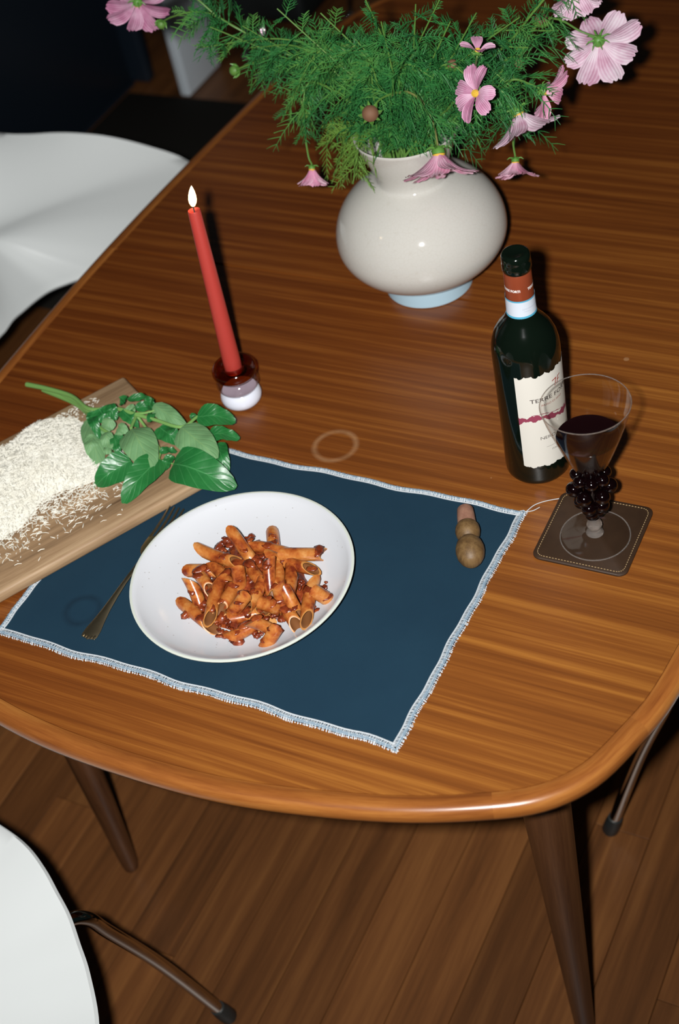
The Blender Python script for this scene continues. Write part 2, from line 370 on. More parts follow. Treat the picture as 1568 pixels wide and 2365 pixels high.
# ---- measured positions, metres
PENNE = [((-0.0096, -0.5132, 0.7746), (0.0301, -0.5357, 0.7516)), ((-0.0485, -0.535, 0.7569), (0.015, -0.54, 0.7569)), ((-0.0458, -0.5614, 0.7519), (-0.0115, -0.552, 0.7519)), ((0.0068, -0.5088, 0.7569), (0.0564, -0.5075, 0.7569)), ((0.0615, -0.5222, 0.7709), (0.0926, -0.4907, 0.7479)), ((0.0426, -0.5249, 0.7625), (0.1016, -0.5281, 0.7625)), ((0.022, -0.485, 0.7519), (0.0315, -0.5003, 0.7519)), ((-0.0226, -0.5882, 0.7684), (-0.0067, -0.6046, 0.7454)), ((-0.0283, -0.6065, 0.7494), (0.0178, -0.6255, 0.7494)), ((0.0003, -0.5688, 0.7606), (0.02, -0.6314, 0.7606)), ((-0.0295, -0.5661, 0.7556), (-0.0068, -0.5817, 0.7556)), ((-0.015, -0.5519, 0.7581), (0.0149, -0.5706, 0.7581)), ((0.0256, -0.5641, 0.7746), (0.0265, -0.5713, 0.7516)), ((0.0568, -0.5487, 0.7808), (0.0674, -0.5713, 0.7578)), ((0.021, -0.5739, 0.7581), (0.0225, -0.6071, 0.7581)), ((0.0545, -0.5678, 0.7643), (0.0553, -0.5976, 0.7643)), ((0.0526, -0.5963, 0.7783), (0.035, -0.6106, 0.7553)), ((0.082, -0.5741, 0.7783), (0.0872, -0.5812, 0.7553)), ((0.074, -0.5985, 0.7771), (0.0854, -0.5848, 0.7541)), ((0.0771, -0.5371, 0.7625), (0.0893, -0.5689, 0.7625)), ((0.0909, -0.5741, 0.7758), (0.1055, -0.5832, 0.7528)), ((0.0999, -0.5347, 0.7581), (0.1249, -0.6045, 0.7581)), ((0.1168, -0.5575, 0.7647), (0.1297, -0.5491, 0.7417)), ((0.072, -0.6184, 0.7696), (0.0899, -0.6086, 0.7466)), ((0.0972, -0.6168, 0.7622), (0.0845, -0.6328, 0.7392)), ((0.0518, -0.6306, 0.7507), (0.0639, -0.6122, 0.7507)), ((0.0852, -0.5772, 0.7556), (0.1112, -0.5986, 0.7556)), ((0.0607, -0.5375, 0.7631), (0.0721, -0.5647, 0.7631)), ((0.0281, -0.546, 0.7618), (0.0538, -0.5623, 0.7618)), ((0.0463, -0.6068, 0.7532), (0.0611, -0.5956, 0.7532))]
SAUCE = [(-0.0296, -0.5139, 0.7474), (-0.0259, -0.5067, 0.7487), (0.0029, -0.4995, 0.7499), (-0.0063, -0.504, 0.7499), (-0.027, -0.5559, 0.7512), (-0.0177, -0.5774, 0.7512), (0.0316, -0.554, 0.7586), (0.0366, -0.5473, 0.7586), (0.0298, -0.6145, 0.7487), (0.0304, -0.6269, 0.7462), (0.0387, -0.6243, 0.7462), (0.0439, -0.5997, 0.7536), (0.063, -0.5988, 0.7536), (0.1076, -0.5325, 0.7474), (0.1201, -0.5445, 0.7462), (0.0207, -0.4846, 0.7474), (0.0748, -0.5956, 0.7524), (0.0874, -0.595, 0.7487), (0.0849, -0.5452, 0.7536), (0.0482, -0.6268, 0.745), (0.0727, -0.6158, 0.745), (-0.0114, -0.6123, 0.7487), (0.0222, -0.6136, 0.7487), (0.0591, -0.5104, 0.7561), (0.0183, -0.5331, 0.7561), (-0.0208, -0.554, 0.7512), (0.0356, -0.5268, 0.7586), (0.0556, -0.5922, 0.7549), (0.1148, -0.5694, 0.7462), (0.0363, -0.6048, 0.7512)]
BASIL = [((-0.2215, -0.393, 0.78), (-0.167, -0.4367, 0.77), 0.0373, 'p'), ((-0.1576, -0.3761, 0.78), (-0.0968, -0.4016, 0.77), 0.0361, 'p'), ((-0.1474, -0.4214, 0.764), (-0.0604, -0.4265, 0.754), 0.0411, 'd'), ((-0.2015, -0.4327, 0.766), (-0.2318, -0.4735, 0.756), 0.0311, 'd'), ((-0.1688, -0.4196, 0.764), (-0.183, -0.4882, 0.754), 0.0299, 'd'), ((-0.1534, -0.3462, 0.774), (-0.11, -0.3297, 0.764), 0.0249, 'd'), ((-0.1331, -0.3605, 0.76), (-0.0992, -0.3444, 0.75), 0.0174, 'd'), ((-0.1163, -0.3681, 0.756), (-0.0889, -0.3979, 0.746), 0.0187, 'd'), ((-0.2163, -0.3459, 0.778), (-0.1636, -0.361, 0.768), 0.0187, 'p'), ((-0.2557, -0.3475, 0.78), (-0.2307, -0.3261, 0.77), 0.0087, 'd'), ((-0.2421, -0.3522, 0.774), (-0.2249, -0.3361, 0.764), 0.0112, 'd'), ((-0.2997, -0.3793, 0.764), (-0.2436, -0.4454, 0.754), 0.0236, 'p'), ((-0.2834, -0.372, 0.78), (-0.2669, -0.3819, 0.77), 0.0249, 'd'), ((-0.2542, -0.3641, 0.776), (-0.227, -0.3754, 0.766), 0.0149, 'd'), ((-0.229, -0.3922, 0.784), (-0.2376, -0.4061, 0.774), 0.0124, 'p'), ((-0.2503, -0.4079, 0.78), (-0.2333, -0.4295, 0.77), 0.0137, 'p'), ((-0.1991, -0.3679, 0.764), (-0.1698, -0.3781, 0.754), 0.0249, 'd'), ((-0.1554, -0.4101, 0.766), (-0.1593, -0.4275, 0.756), 0.0112, 'd'), ((-0.2436, -0.4555, 0.752), (-0.2326, -0.4819, 0.742), 0.0056, 'p'), ((-0.2853, -0.3875, 0.78), (-0.2615, -0.4101, 0.77), 0.0112, 'd'), ((-0.1689, -0.3347, 0.766), (-0.1682, -0.3379, 0.756), 0.0075, 'd'), ((-0.2386, -0.4085, 0.774), (-0.224, -0.4265, 0.764), 0.0112, 'd'), ((-0.1771, -0.4055, 0.762), (-0.1636, -0.3897, 0.752), 0.0087, 'd'), ((-0.2581, -0.3439, 0.782), (-0.2666, -0.3518, 0.772), 0.0087, 'd'), ((-0.2459, -0.3581, 0.782), (-0.2396, -0.36, 0.772), 0.01, 'p'), ((-0.2344, -0.4369, 0.782), (-0.2237, -0.4332, 0.772), 0.0075, 'p'), ((-0.2078, -0.3735, 0.778), (-0.2172, -0.3495, 0.768), 0.0075, 'd'), ((-0.2907, -0.3735, 0.776), (-0.2851, -0.3928, 0.766), 0.0137, 'd'), ((-0.2569, -0.3844, 0.78), (-0.2614, -0.4038, 0.77), 0.0149, 'p'), ((-0.2749, -0.3656, 0.782), (-0.257, -0.3752, 0.772), 0.0149, 'd'), ((-0.2744, -0.4072, 0.77), (-0.2634, -0.4348, 0.76), 0.0162, 'p'), ((-0.242, -0.4031, 0.774), (-0.2236, -0.414, 0.764), 0.0137, 'd'), ((-0.1762, -0.3812, 0.77), (-0.1819, -0.3546, 0.76), 0.0112, 'd'), ((-0.2332, -0.3417, 0.78), (-0.2219, -0.338, 0.77), 0.0087, 'd')]
BSTEM = [[(-0.4364, -0.3309, 0.754), (-0.3976, -0.335, 0.758), (-0.3519, -0.3432, 0.762), (-0.3099, -0.3625, 0.766), (-0.2767, -0.3586, 0.77), (-0.2378, -0.3618, 0.774), (-0.2233, -0.3912, 0.778)], [(-0.388, -0.3317, 0.752), (-0.3414, -0.3467, 0.756), (-0.3117, -0.3604, 0.76), (-0.2657, -0.3604, 0.774), (-0.2335, -0.3651, 0.776), (-0.2021, -0.3676, 0.776), (-0.162, -0.3707, 0.776), (-0.155, -0.3444, 0.772)], [(-0.4108, -0.3306, 0.75), (-0.3513, -0.3445, 0.752), (-0.3175, -0.3617, 0.756), (-0.2909, -0.3817, 0.77), (-0.2676, -0.3973, 0.774), (-0.2445, -0.406, 0.776)], [(-0.2349, -0.3633, 0.775), (-0.2196, -0.3713, 0.766), (-0.182, -0.3984, 0.76), (-0.1714, -0.416, 0.76), (-0.149, -0.4197, 0.762)], [(-0.2317, -0.3648, 0.777), (-0.219, -0.3605, 0.778), (-0.2112, -0.3542, 0.778)]]
FLOWERS = [((0.2072, 0.1543, 1.03), (-0.001, 0.465, -0.886), 0.045, 8, 0.25, [(0.1108, 0.0573, 1.0), (0.1295, 0.0916, 1.04), (0.1466, 0.1196, 1.07), (0.164, 0.1385, 1.065), (0.1859, 0.1502, 1.045)]), ((0.1886, 0.1312, 1.11), (0.394, -0.767, -0.506), 0.034, 8, 0.75, [(0.1068, 0.0808, 1.05), (0.1535, 0.0861, 1.1), (0.1776, 0.113, 1.125), (0.1889, 0.1222, 1.122)]), ((0.1461, -0.0584, 1.13), (0.171, 0.155, 0.973), 0.02, 4, 0.45, [(0.0741, 0.0216, 1.0), (0.1022, 0.0093, 1.05), (0.1405, -0.0527, 1.115)]), ((0.136, -0.0545, 1.075), (-0.366, -0.747, 0.555), 0.028, 7, 0.15, [(0.0512, 0.0081, 1.0), (0.092, -0.0093, 1.04), (0.1282, -0.0405, 1.075), (0.144, -0.0496, 1.075)]), ((0.1739, 0.0522, 1.02), (0.635, 0.439, -0.636), 0.032, 6, 0.35, [(0.1023, 0.0389, 1.01), (0.1395, 0.0371, 1.04), (0.1591, 0.0475, 1.03), (0.1691, 0.0487, 1.025)]), ((0.1507, 0.0231, 1.005), (0.459, -0.281, -0.843), 0.045, 7, 0.55, [(0.081, 0.0357, 1.01), (0.119, 0.0193, 1.04), (0.1308, 0.0228, 1.035), (0.143, 0.0229, 1.02)]), ((0.1356, 0.0338, 0.93), (0.151, -0.527, -0.836), 0.03, 8, 0.65, [(0.0917, 0.0343, 1.0), (0.1234, 0.0421, 1.01), (0.1334, 0.0446, 0.98), (0.1307, 0.0441, 0.95)]), ((0.0668, -0.0324, 0.975), (0.265, -0.546, -0.795), 0.048, 9, 0.6, [(-0.004, -0.0043, 1.02), (0.0251, -0.015, 1.045), (0.0514, -0.0252, 1.04), (0.0598, -0.022, 1.01), (0.0629, -0.0241, 0.985)]), ((-0.1193, -0.0273, 0.93), (0.083, -0.514, -0.854), 0.026, 7, 0.95, [(-0.0637, -0.0032, 1.02), (-0.1183, 0.0129, 1.03), (-0.1255, -0.0057, 1.01), (-0.1341, -0.0022, 0.97), (-0.1241, -0.0215, 0.945)]), ((-0.397, 0.0707, 1.09), (-0.304, 0.258, -0.917), 0.038, 8, 0.3, [(-0.1253, 0.0646, 1.0), (-0.1876, 0.0667, 1.04), (-0.2252, 0.045, 1.075), (-0.2579, 0.0437, 1.095), (-0.2912, 0.0462, 1.12), (-0.3537, 0.0709, 1.115)])]
BUDS = [((0.0034, -0.0673, 1.045), (0.393, -0.673, 0.627), 0.0105, 'b', [(0.0036, 0.0106, 1.0), (0.0166, -0.0106, 1.04), (0.0082, -0.039, 1.05), (0.005, -0.0591, 1.05)]), ((-0.2497, 0.0414, 1.02), (-0.579, -0.802, 0.15), 0.0075, 'g', [(-0.1353, 0.085, 1.0), (-0.1777, 0.0847, 1.04), (-0.2063, 0.0512, 1.035), (-0.2369, 0.0431, 1.025)]), ((-0.3505, 0.0473, 1.075), (0.088, -0.87, -0.485), 0.0065, 'g', [(-0.2252, 0.045, 1.075), (-0.2567, 0.0416, 1.095), (-0.2874, 0.041, 1.1), (-0.3249, 0.0435, 1.09)]), ((0.1469, 0.126, 1.07), (0.219, 0.184, 0.958), 0.009, 'b', [(0.0946, 0.0608, 1.02), (0.1189, 0.0902, 1.04), (0.1367, 0.1289, 1.06)]), ((0.1332, 0.0777, 1.04), (0.711, -0.175, 0.681), 0.0075, 'b', [(0.1076, 0.0451, 1.03), (0.1186, 0.0708, 1.045), (0.1299, 0.0774, 1.045)]), ((0.0752, 0.0188, 1.065), (0.125, 0.138, 0.983), 0.0075, 'b', [(0.0472, 0.0174, 1.0), (0.0692, 0.0121, 1.04)]), ((-0.1315, 0.0013, 0.99), (0.41, -0.787, -0.462), 0.006, 'g', [(-0.0988, 0.0402, 1.01), (-0.1285, 0.029, 1.02), (-0.1383, 0.0133, 1.01)])]
SPRIGS = [(-0.262, 0.0258, 1.09), (-0.279, 0.0148, 1.065), (-0.214, 0.0314, 1.09), (-0.2102, 0.035, 1.01), (-0.1956, 0.0423, 0.95), (-0.1565, 0.0212, 0.96), (-0.1185, 0.0394, 0.94), (-0.1388, 0.0411, 1.0), (-0.1416, 0.0067, 1.13), (-0.0803, 0.0027, 1.13), (-0.0492, 0.0188, 1.09), (-0.0397, 0.0169, 1.04), (-0.0781, 0.0148, 0.99), (0.005, -0.0085, 1.13), (0.049, -0.0012, 1.15), (0.0398, -0.0009, 1.09), (0.0222, -0.0075, 1.03), (0.0885, 0.001, 1.13), (0.0826, 0.0164, 1.05), (0.0458, 0.0072, 1.0), (0.0811, 0.0263, 0.98), (0.0941, 0.028, 0.95), (0.1153, 0.0289, 1.09), (0.1496, 0.0562, 1.11), (0.1476, 0.078, 1.06), (0.1376, 0.0394, 1.03), (0.1695, 0.1222, 1.06), (0.1256, 0.0198, 1.0), (-0.021, -0.0167, 0.99), (-0.1058, -0.0009, 0.905), (-0.1444, 0.0485, 1.05), (0.0594, -0.0045, 1.06), (-0.0837, 0.0168, 1.06), (-0.0065, 0.0193, 1.07), (0.1112, 0.0238, 1.13), (0.081, 0.0029, 1.16), (-0.0129, -0.0066, 1.16), (-0.1591, 0.0022, 0.99), (-0.0306, -0.0015, 1.01), (0.0282, -0.0087, 0.99), (-0.2095, 0.0327, 1.06), (0.0582, 0.0093, 0.97), (-0.1206, 0.0003, 0.935), (-0.0623, -0.0286, 0.915)]


# ------------------------------------------------------------------ the room
fl = obj('floor', box(-2.6, 1.4, -1.75, 2.6, -.05, -.012), M['gap'], smooth=False); tag(fl, kind='structure')
rnd = random.Random(4)
PW = .084
x0 = .294 - PW * 32
pcache = {}
def plank_mesh(L):
    L = round(L, 3)
    if L not in pcache:
        pcache[L] = newmesh('plank', *bevel_box(.0004, PW - .0004, .0004, L - .0004, -.0118, 0, .0007, 1), M['plank'], True, 30)
    return pcache[L]
LEN = [.66, .78, .9, 1.02, 1.14, 1.3]
joints = {34: -.515}
for i in range(0, 45):
    X = x0 + i * PW
    if X > 1.3: break
    y = -1.72 - rnd.choice([0, .12, .24, .36, .48])
    if i == 34: y = -.515 - .9
    while y < 2.55:
        L = .9 if i == 34 and y < -1.3 else rnd.choice(LEN)
        link('plank', plank_mesh(L), fl, (X, y, 0)); y += L
# dark panelled wall on the left, its end frame, the pale door jamb and the wall behind
wl = obj('wall_left', bevel_box(-1.80, -1.70, -1.7, 1.585, 0, 2.4, .004), M['navy']); tag(wl, kind='structure')
tag(obj('trim_1', bevel_box(-1.79, -1.645, 1.592, 1.632, 0, 2.4, .012, 3), M['navy']), kind='structure')
tag(obj('baseboard_left', bevel_box(-1.70, -1.688, -1.7, 1.585, 0, .012, .003), M['navy']), kind='structure')
jm = MB(); jm.add(bevel_box(-1.516, -1.484, 1.546, 1.722, 0, 2.4, .007, 3))
tag(obj('trim_2', jm.vf, M['white_paint'], sharp=60), kind='structure')
tag(obj('wall_back', box(-2.6, 1.4, 2.25, 2.35, 0, 2.4), M['brown_wall'], smooth=False), kind='structure')
tag(obj('baseboard_back', bevel_box(-2.6, 1.4, 2.232, 2.25, 0, .10, .004), M['brown_wall']), kind='structure')

shade_sheet = obj('floor_shade', bevel_box(-1.68, -.60, .62, 1.535, 0, .007, .003), mat('shade_charcoal', (.020, .018, .015), .95, .1)); tag(shade_sheet, 'added dark sheet shading the floor between the dark wall and the table', 'shade_sheet')  # added charcoal sheet puts the far floor's shade into colour

# ------------------------------------------------------------------ the table
QP = [(0, .811), (.10, .8075), (.19, .794), (.296, .768), (.375, .738), (.430, .708), (.468, .665), (.492, .605), (.508, .545), (.518, .44), (.526, .28), (.5305, .12), (.531, 0)]
def outline():
    q = QP[:-1]
    ring = [(x, -y) for x, y in q] + [(QP[-1][0], 0)] + [(x, y) for x, y in q[::-1]] + [(-x, y) for x, y in q[1:]] + [(-QP[-1][0], 0)] + [(-x, -y) for x, y in q[::-1][:-1]]
    def far(p):
        y = p.y; x = p.x
        if y > 0: x *= 1 - .022 * min(1, y / .6)
        if y > .45: y = .45 + (y - .45) * 1.38
        return Vector((x, y))
    return [far(p) for p in spline([(x, y, 0) for x, y in ring], 5, True)]
OUT = outline()
def onorm(i):
    t = OUT[(i + 1) % len(OUT)] - OUT[i - 1]; return Vector((t.y, -t.x)).normalized()
BW = .022
INN = [OUT[i] - onorm(i) * BW for i in range(len(OUT))]
table = thing('dining_table', 'oval teak dining table with banded rounded edge and tapered dark legs', 'table')
def half(sgn):
    pts = [p for p in INN if p.y * sgn > .001]
    # order along x
    if sgn < 0: pts = sorted([p for p in pts], key=lambda p: math.atan2(p.y, p.x))
    else: pts = sorted(pts, key=lambda p: math.atan2(p.y, p.x))
    xs = max(p.x for p in INN)
    gap = .0024 * sgn
    pts = ([Vector((-xs, gap))] + pts + [Vector((xs, gap))]) if sgn < 0 else ([Vector((xs, gap))] + pts + [Vector((-xs, gap))])
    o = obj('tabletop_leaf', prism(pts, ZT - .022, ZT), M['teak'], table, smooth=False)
    return o
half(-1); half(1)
# banding: strips of solid edge, each its own piece
def band(i0, i1):
    n = len(OUT); v = []; f = []
    prof = [(BW - .0003, -.022), (.006, -.022), (.0018, -.019), (0, -.0125), (.0012, -.0055), (.0055, -.0006), (.011, .0007), (.018, .0004), (BW - .0003, -.0010)]
    ids = [k % n for k in range(i0, i1 + 1)]
    for i in ids:
        for d, z in prof:
            p = OUT[i] - onorm(i) * d; v.append((p.x, p.y, ZT + z))
    m_ = len(prof)
    for a in range(len(ids) - 1):
        for k in range(m_):
            f.append((a * m_ + k, a * m_ + (k + 1) % m_, (a + 1) * m_ + (k + 1) % m_, (a + 1) * m_ + k))
    f.append(tuple(range(m_))); f.append(tuple(range((len(ids) - 1) * m_, len(ids) * m_))[::-1])
    o = obj('edge_band', (v, f), M['teak_edge'], table, sharp=50)
    ul = o.data.uv_layers.new(name='grain'); acc = [0.]
    for a, b in zip(ids, ids[1:]): acc.append(acc[-1] + (OUT[b] - OUT[a]).length)
    for lp in o.data.loops: ul.data[lp.index].uv = (acc[lp.vertex_index // m_], (lp.vertex_index % m_) * .004)
    return o
def nearest(x, y): return min(range(len(OUT)), key=lambda i: (OUT[i] - Vector((x, y))).length)
N_ = len(OUT)
marks = [nearest(.392, -.731), nearest(.50, -.598), nearest(.531, -.001), nearest(.49, .654), nearest(.384, .838), nearest(-.384, .838), nearest(-.49, .654), nearest(-.531, 0), nearest(-.50, -.598), nearest(-.392, -.731)]
for a, b in zip(marks, marks[1:] + marks[:1]):
    band(a, b if b > a else b + N_)
for sx in (1, -1):
    for sy in (1, -1):
        x, y = sx * .37 + .018 * (1 if sy < 0 else 0), sy * .592
        a = Vector((x, y, 0)); b = Vector((x - sx * .022, y - (.006 * sy), ZT - .022))
        prof = [(0, 0), (.0095, 0), (.0115, .004), (.0135, .02), (.0275, .52), (.0295, .60), (.0300, .68), (.0298, .708), (0, .708)]
        vf = xf(lathe(prof, 32), Matrix.Translation(a) @ frame_z(b - a))
        obj('leg', vf, M['leg_wood'], table)
obj('apron', box(-.30, .30, -.52, -.50, ZT - .085, ZT - .0225), M['leg_wood'], table, smooth=False)
obj('apron', box(-.30, .30, .50, .52, ZT - .085, ZT - .0225), M['leg_wood'], table, smooth=False)
obj('apron', box(-.32, -.30, -.52, .52, ZT - .085, ZT - .0225), M['leg_wood'], table, smooth=False)
obj('apron', box(.30, .32, -.52, .52, ZT - .085, ZT - .0225), M['leg_wood'], table, smooth=False)

# ------------------------------------------------------------------ chairs
def shell(rim, c0, per=6, rings=14, th=.009, ex=3.2):
    R = spline(rim, per, True); n = len(R); C = Vector(c0); v = []; f = []
    for s in range(1, rings + 1):
        t = s / rings
        for p in R:
            q = C + (p - C) * t; q.z = C.z + (p.z - C.z) * (t ** ex); v.append(q)
    top = len(v); v.append(C.copy())
    if ex == 0:                                   # membrane: the shell relaxes smoothly between its rim points
        Z = [[v[s * n + k].z for k in range(n)] for s in range(rings)]; zc = sum(p.z for p in R) / n - .02
        for s in range(rings - 1):
            for k in range(n): Z[s][k] = zc
        for it in range(260):
            zc = sum(Z[0]) / n
            for s in range(rings - 1):
                q = .5 / (s + 1); lo = Z[s - 1] if s else [zc] * n
                wk = (n / (2 * PI * (s + 1))) ** 2
                for k in range(n):
                    Z[s][k] = ((1 + q) * Z[s + 1][k] + (1 - q) * lo[k] + wk * (Z[s][k - 1] + Z[s][(k + 1) % n])) / (2 + 2 * wk)
        for s in range(rings):
            t = (s + 1) / rings
            for k in range(n): v[s * n + k].z = Z[s][k] - .012 * (1 - t * t)
        v[top].z = zc - .012
    for s in range(rings - 1):
        for k in range(n):
            f.append((s * n + k, s * n + (k + 1) % n, (s + 1) * n + (k + 1) % n, (s + 1) * n + k))
    for k in range(n): f.append((top, (k + 1) % n, k))
    nt = len(v)
    ft = list(f)
    # underside and rounded lip
    out = []
    for q in v[:nt]: out.append(Vector((q.x, q.y, q.z - th)))
    mid = len(v) + len(out)
    v2 = v + out
    f2 = ft + [tuple(i + nt for i in q[::-1]) for q in ft]
    lip = []
    for k, p in enumerate(R):
        d = (R[(k + 1) % n] - R[k - 1]); nn = Vector((d.y, -d.x, 0)).normalized()
        if nn.dot(Vector((p.x - C.x, p.y - C.y, 0))) < 0: nn = -nn
        lip.append(p + nn * .0035 - Vector((0, 0, th * .5)))
    v2 = v2 + lip
    o0 = (rings - 1) * n
    for k in range(n):
        k2 = (k + 1) % n
        f2.append((o0 + k, o0 + k2, mid + k2, mid + k)); f2.append((mid + k, mid + k2, nt + o0 + k2, nt + o0 + k))
    return v2, f2
def chair(label, ctr, legang, rim, c0, r_foot=.36, ex=3.2, group='white shell chairs around the table'):
    t = thing('shell_chair', label, 'chair', (ctr[0], ctr[1], 0), group=group)
    off = Vector((ctr[0], ctr[1], 0))
    sv, sf = shell(rim, c0, ex=ex)
    obj('seat_shell', ([Vector(p) - off for p in sv], sf), M['white_shell'], t, sharp=70)
    zc = (c0[2] if ex else .428) - .009
    obj('mount', lathe([(0, zc - .016), (.085, zc - .016), (.09, zc - .012), (.09, zc - .002), (0, zc - .0005)], 28), M['chrome'], t)
    for k in range(4):
        a = math.radians(legang + 90 * k); d = Vector((math.cos(a), math.sin(a), 0))
        z1 = zc - .010
        pts = spline([d * .06 + Vector((0, 0, z1)), d * .16 + Vector((0, 0, z1 + .001)), d * .232 + Vector((0, 0, z1 - .003)), d * .258 + Vector((0, 0, z1 - .020)), d * .272 + Vector((0, 0, z1 - .065)), d * .31 + Vector((0, 0, .21)), d * (r_foot - .002) + Vector((0, 0, .012))], 7)
        lg = obj('leg', tube(pts, .0088, 16), M['chrome'], t)
        fd = (pts[-1] - pts[-6]).normalized()
        obj('foot_glide', tube([d * r_foot + Vector((0, 0, 0)), d * r_foot + Vector((0, 0, .006)), pts[-1] - fd * .016, pts[-1] - fd * .03], [.010, .0125, .0120, .0105], 16), M['rubber'], lg)
    return t
rimA = [(-0.829, 0.303, 0.43), (-0.85, 0.276, 0.43), (-0.871, 0.251, 0.432), (-0.894, 0.219, 0.434), (-0.902, 0.185, 0.437), (-0.904, 0.143, 0.441), (-0.902, 0.109, 0.446), (-0.893, 0.064, 0.45), (-.888, .0, .468), (-.93, -.065, .53), (-1.03, -.10, .62), (-1.15, -.08, .72), (-1.27, .0, .79), (-1.34, .12, .80), (-1.325, .24, .765), (-1.25, .325, .705), (-1.15, .375, .655), (-1.075, .412, .62), (-1.032, 0.439, 0.605), (-0.992, 0.467, 0.595), (-0.955, 0.488, 0.585), (-0.91, 0.517, 0.565), (-0.86, 0.552, 0.53), (-0.804, 0.591, 0.48), (-0.758, 0.575, 0.445), (-0.752, 0.481, 0.43), (-0.786, 0.374, 0.43)]
chair('white moulded shell chair at the left side of the table, beyond the candle', (-1.12, .37), 20, rimA, (-1.03, .22, .43), ex=0)
rimB = [(-.45, -.772, .428), (-.36, -.776, .432), (-.28, -.791, .44), (-.231, -.806, .447), (-.191, -.826, .45), (-.158, -.847, .45), (-.126, -.868, .45), (-.094, -.895, .45), (-.062, -.923, .45), (-.018, -.972, .45), (.012, -1.03, .455), (.018, -1.12, .49), (-.01, -1.22, .59), (-.09, -1.30, .71), (-.25, -1.335, .79), (-.40, -1.32, .78), (-.52, -1.25, .68), (-.58, -1.12, .53), (-.60, -.98, .46), (-.575, -.865, .445), (-.525, -.795, .433)]
chair('white moulded shell chair at the near table end, in the bottom left corner', (-.293, -1.047), 54.6, rimB, (-.293, -1.03, .418))
rimC = []
for k in range(16):
    a = 2 * PI * k / 16; f = max(0, -math.cos(a)); s = abs(math.sin(a))
    lx, ly = .235 * math.cos(a), .25 * math.sin(a)
    if f > 0: lx *= 1.15
    z = .435 + .33 * f ** 2 + .03 * s
    c, s2 = math.cos(math.radians(135)), math.sin(math.radians(135))
    rimC.append((.70 + c * lx - s2 * ly, -.265 + s2 * lx + c * ly, z))
chair('white shell chair tucked under the right side, only one chrome leg in view', (.68, -.285), 180, rimC, (.69, -.275, .418), group=None)

# black footstool in the far doorway
fs = thing('footstool', 'black low footstool with a chrome leg in the dark behind the flowers', 'stool', (-1.36, 1.83, 0))
obj('cushion', bevel_box(-.06, .17, -.10, .20, .13, .24, .02, 3), M['black'], fs)
for x, y in ((.052, -.185 + .0), (-.05, .17), (.15, .17), (-.05, -.08)):
    lg = obj('leg', tube([(x, y + .005, .012), (x + .002, y + .02, .08), (x + .004, y + .06 if y < 0 else y, .14)], .008, 10), M['chrome'], fs)
    obj('ball_glide', ico((x, y, .016), .016, 2), M['chrome'], lg)

# ------------------------------------------------------------------ placemat
pm = thing('placemat', 'dark blue linen placemat with pale overlocked edges under the plate', 'placemat', (0, 0, ZT))
X0, X1, Y0, Y1 = -.236, .2735, -.6985, -.351
rnd = random.Random(11)
def wob(t, seed): return .0014 * math.sin(t * 21 + seed) + .0009 * math.sin(t * 47 + seed * 2.1)
def edgept(side, t):
    if side == 0: return Vector((X0 + (X1 - X0) * t, Y0 + wob(t, .4)))
    if side == 1: return Vector((X1 + .004 * t + wob(t, 2.) * .6, Y0 + (Y1 - Y0) * t))
    if side == 2: return Vector((X1 - (X1 - X0) * t, Y1 + wob(t, 4.4)))
    return Vector((X0 + wob(t, 6.) * .8, Y1 - (Y1 - Y0) * t))
corner = [(X0, Y0), (X1 - .001, Y0 - .002), (X1 + .004, Y1 - .001), (X0, Y1)]
def edge2(side, t):
    p = edgept(side, t); a, b = Vector(corner[side]), Vector(corner[(side + 1) % 4])
    w_ = min(1, t * 12, (1 - t) * 12); return (a + (b - a) * t) * (1 - w_) + p * w_
nx, ny = 56, 40
v = []; f = []
for j in range(ny + 1):
    for i in range(nx + 1):
        s, t = i / nx, j / ny
        B, T_, L, R2 = edge2(0, s), edge2(2, 1 - s), edge2(3, 1 - t), edge2(1, t)
        p = B * (1 - t) + T_ * t + L * (1 - s) + R2 * s - (Vector(corner[0]) * (1 - s) * (1 - t) + Vector(corner[1]) * s * (1 - t) + Vector(corner[2]) * s * t + Vector(corner[3]) * (1 - s) * t)
        v.append((p.x, p.y, .0017))
for j in range(ny):
    for i in range(nx):
        a = j * (nx + 1) + i; f.append((a, a + 1, a + nx + 2, a + nx + 1))
obj('cloth', (v, f), M['cloth'], pm)
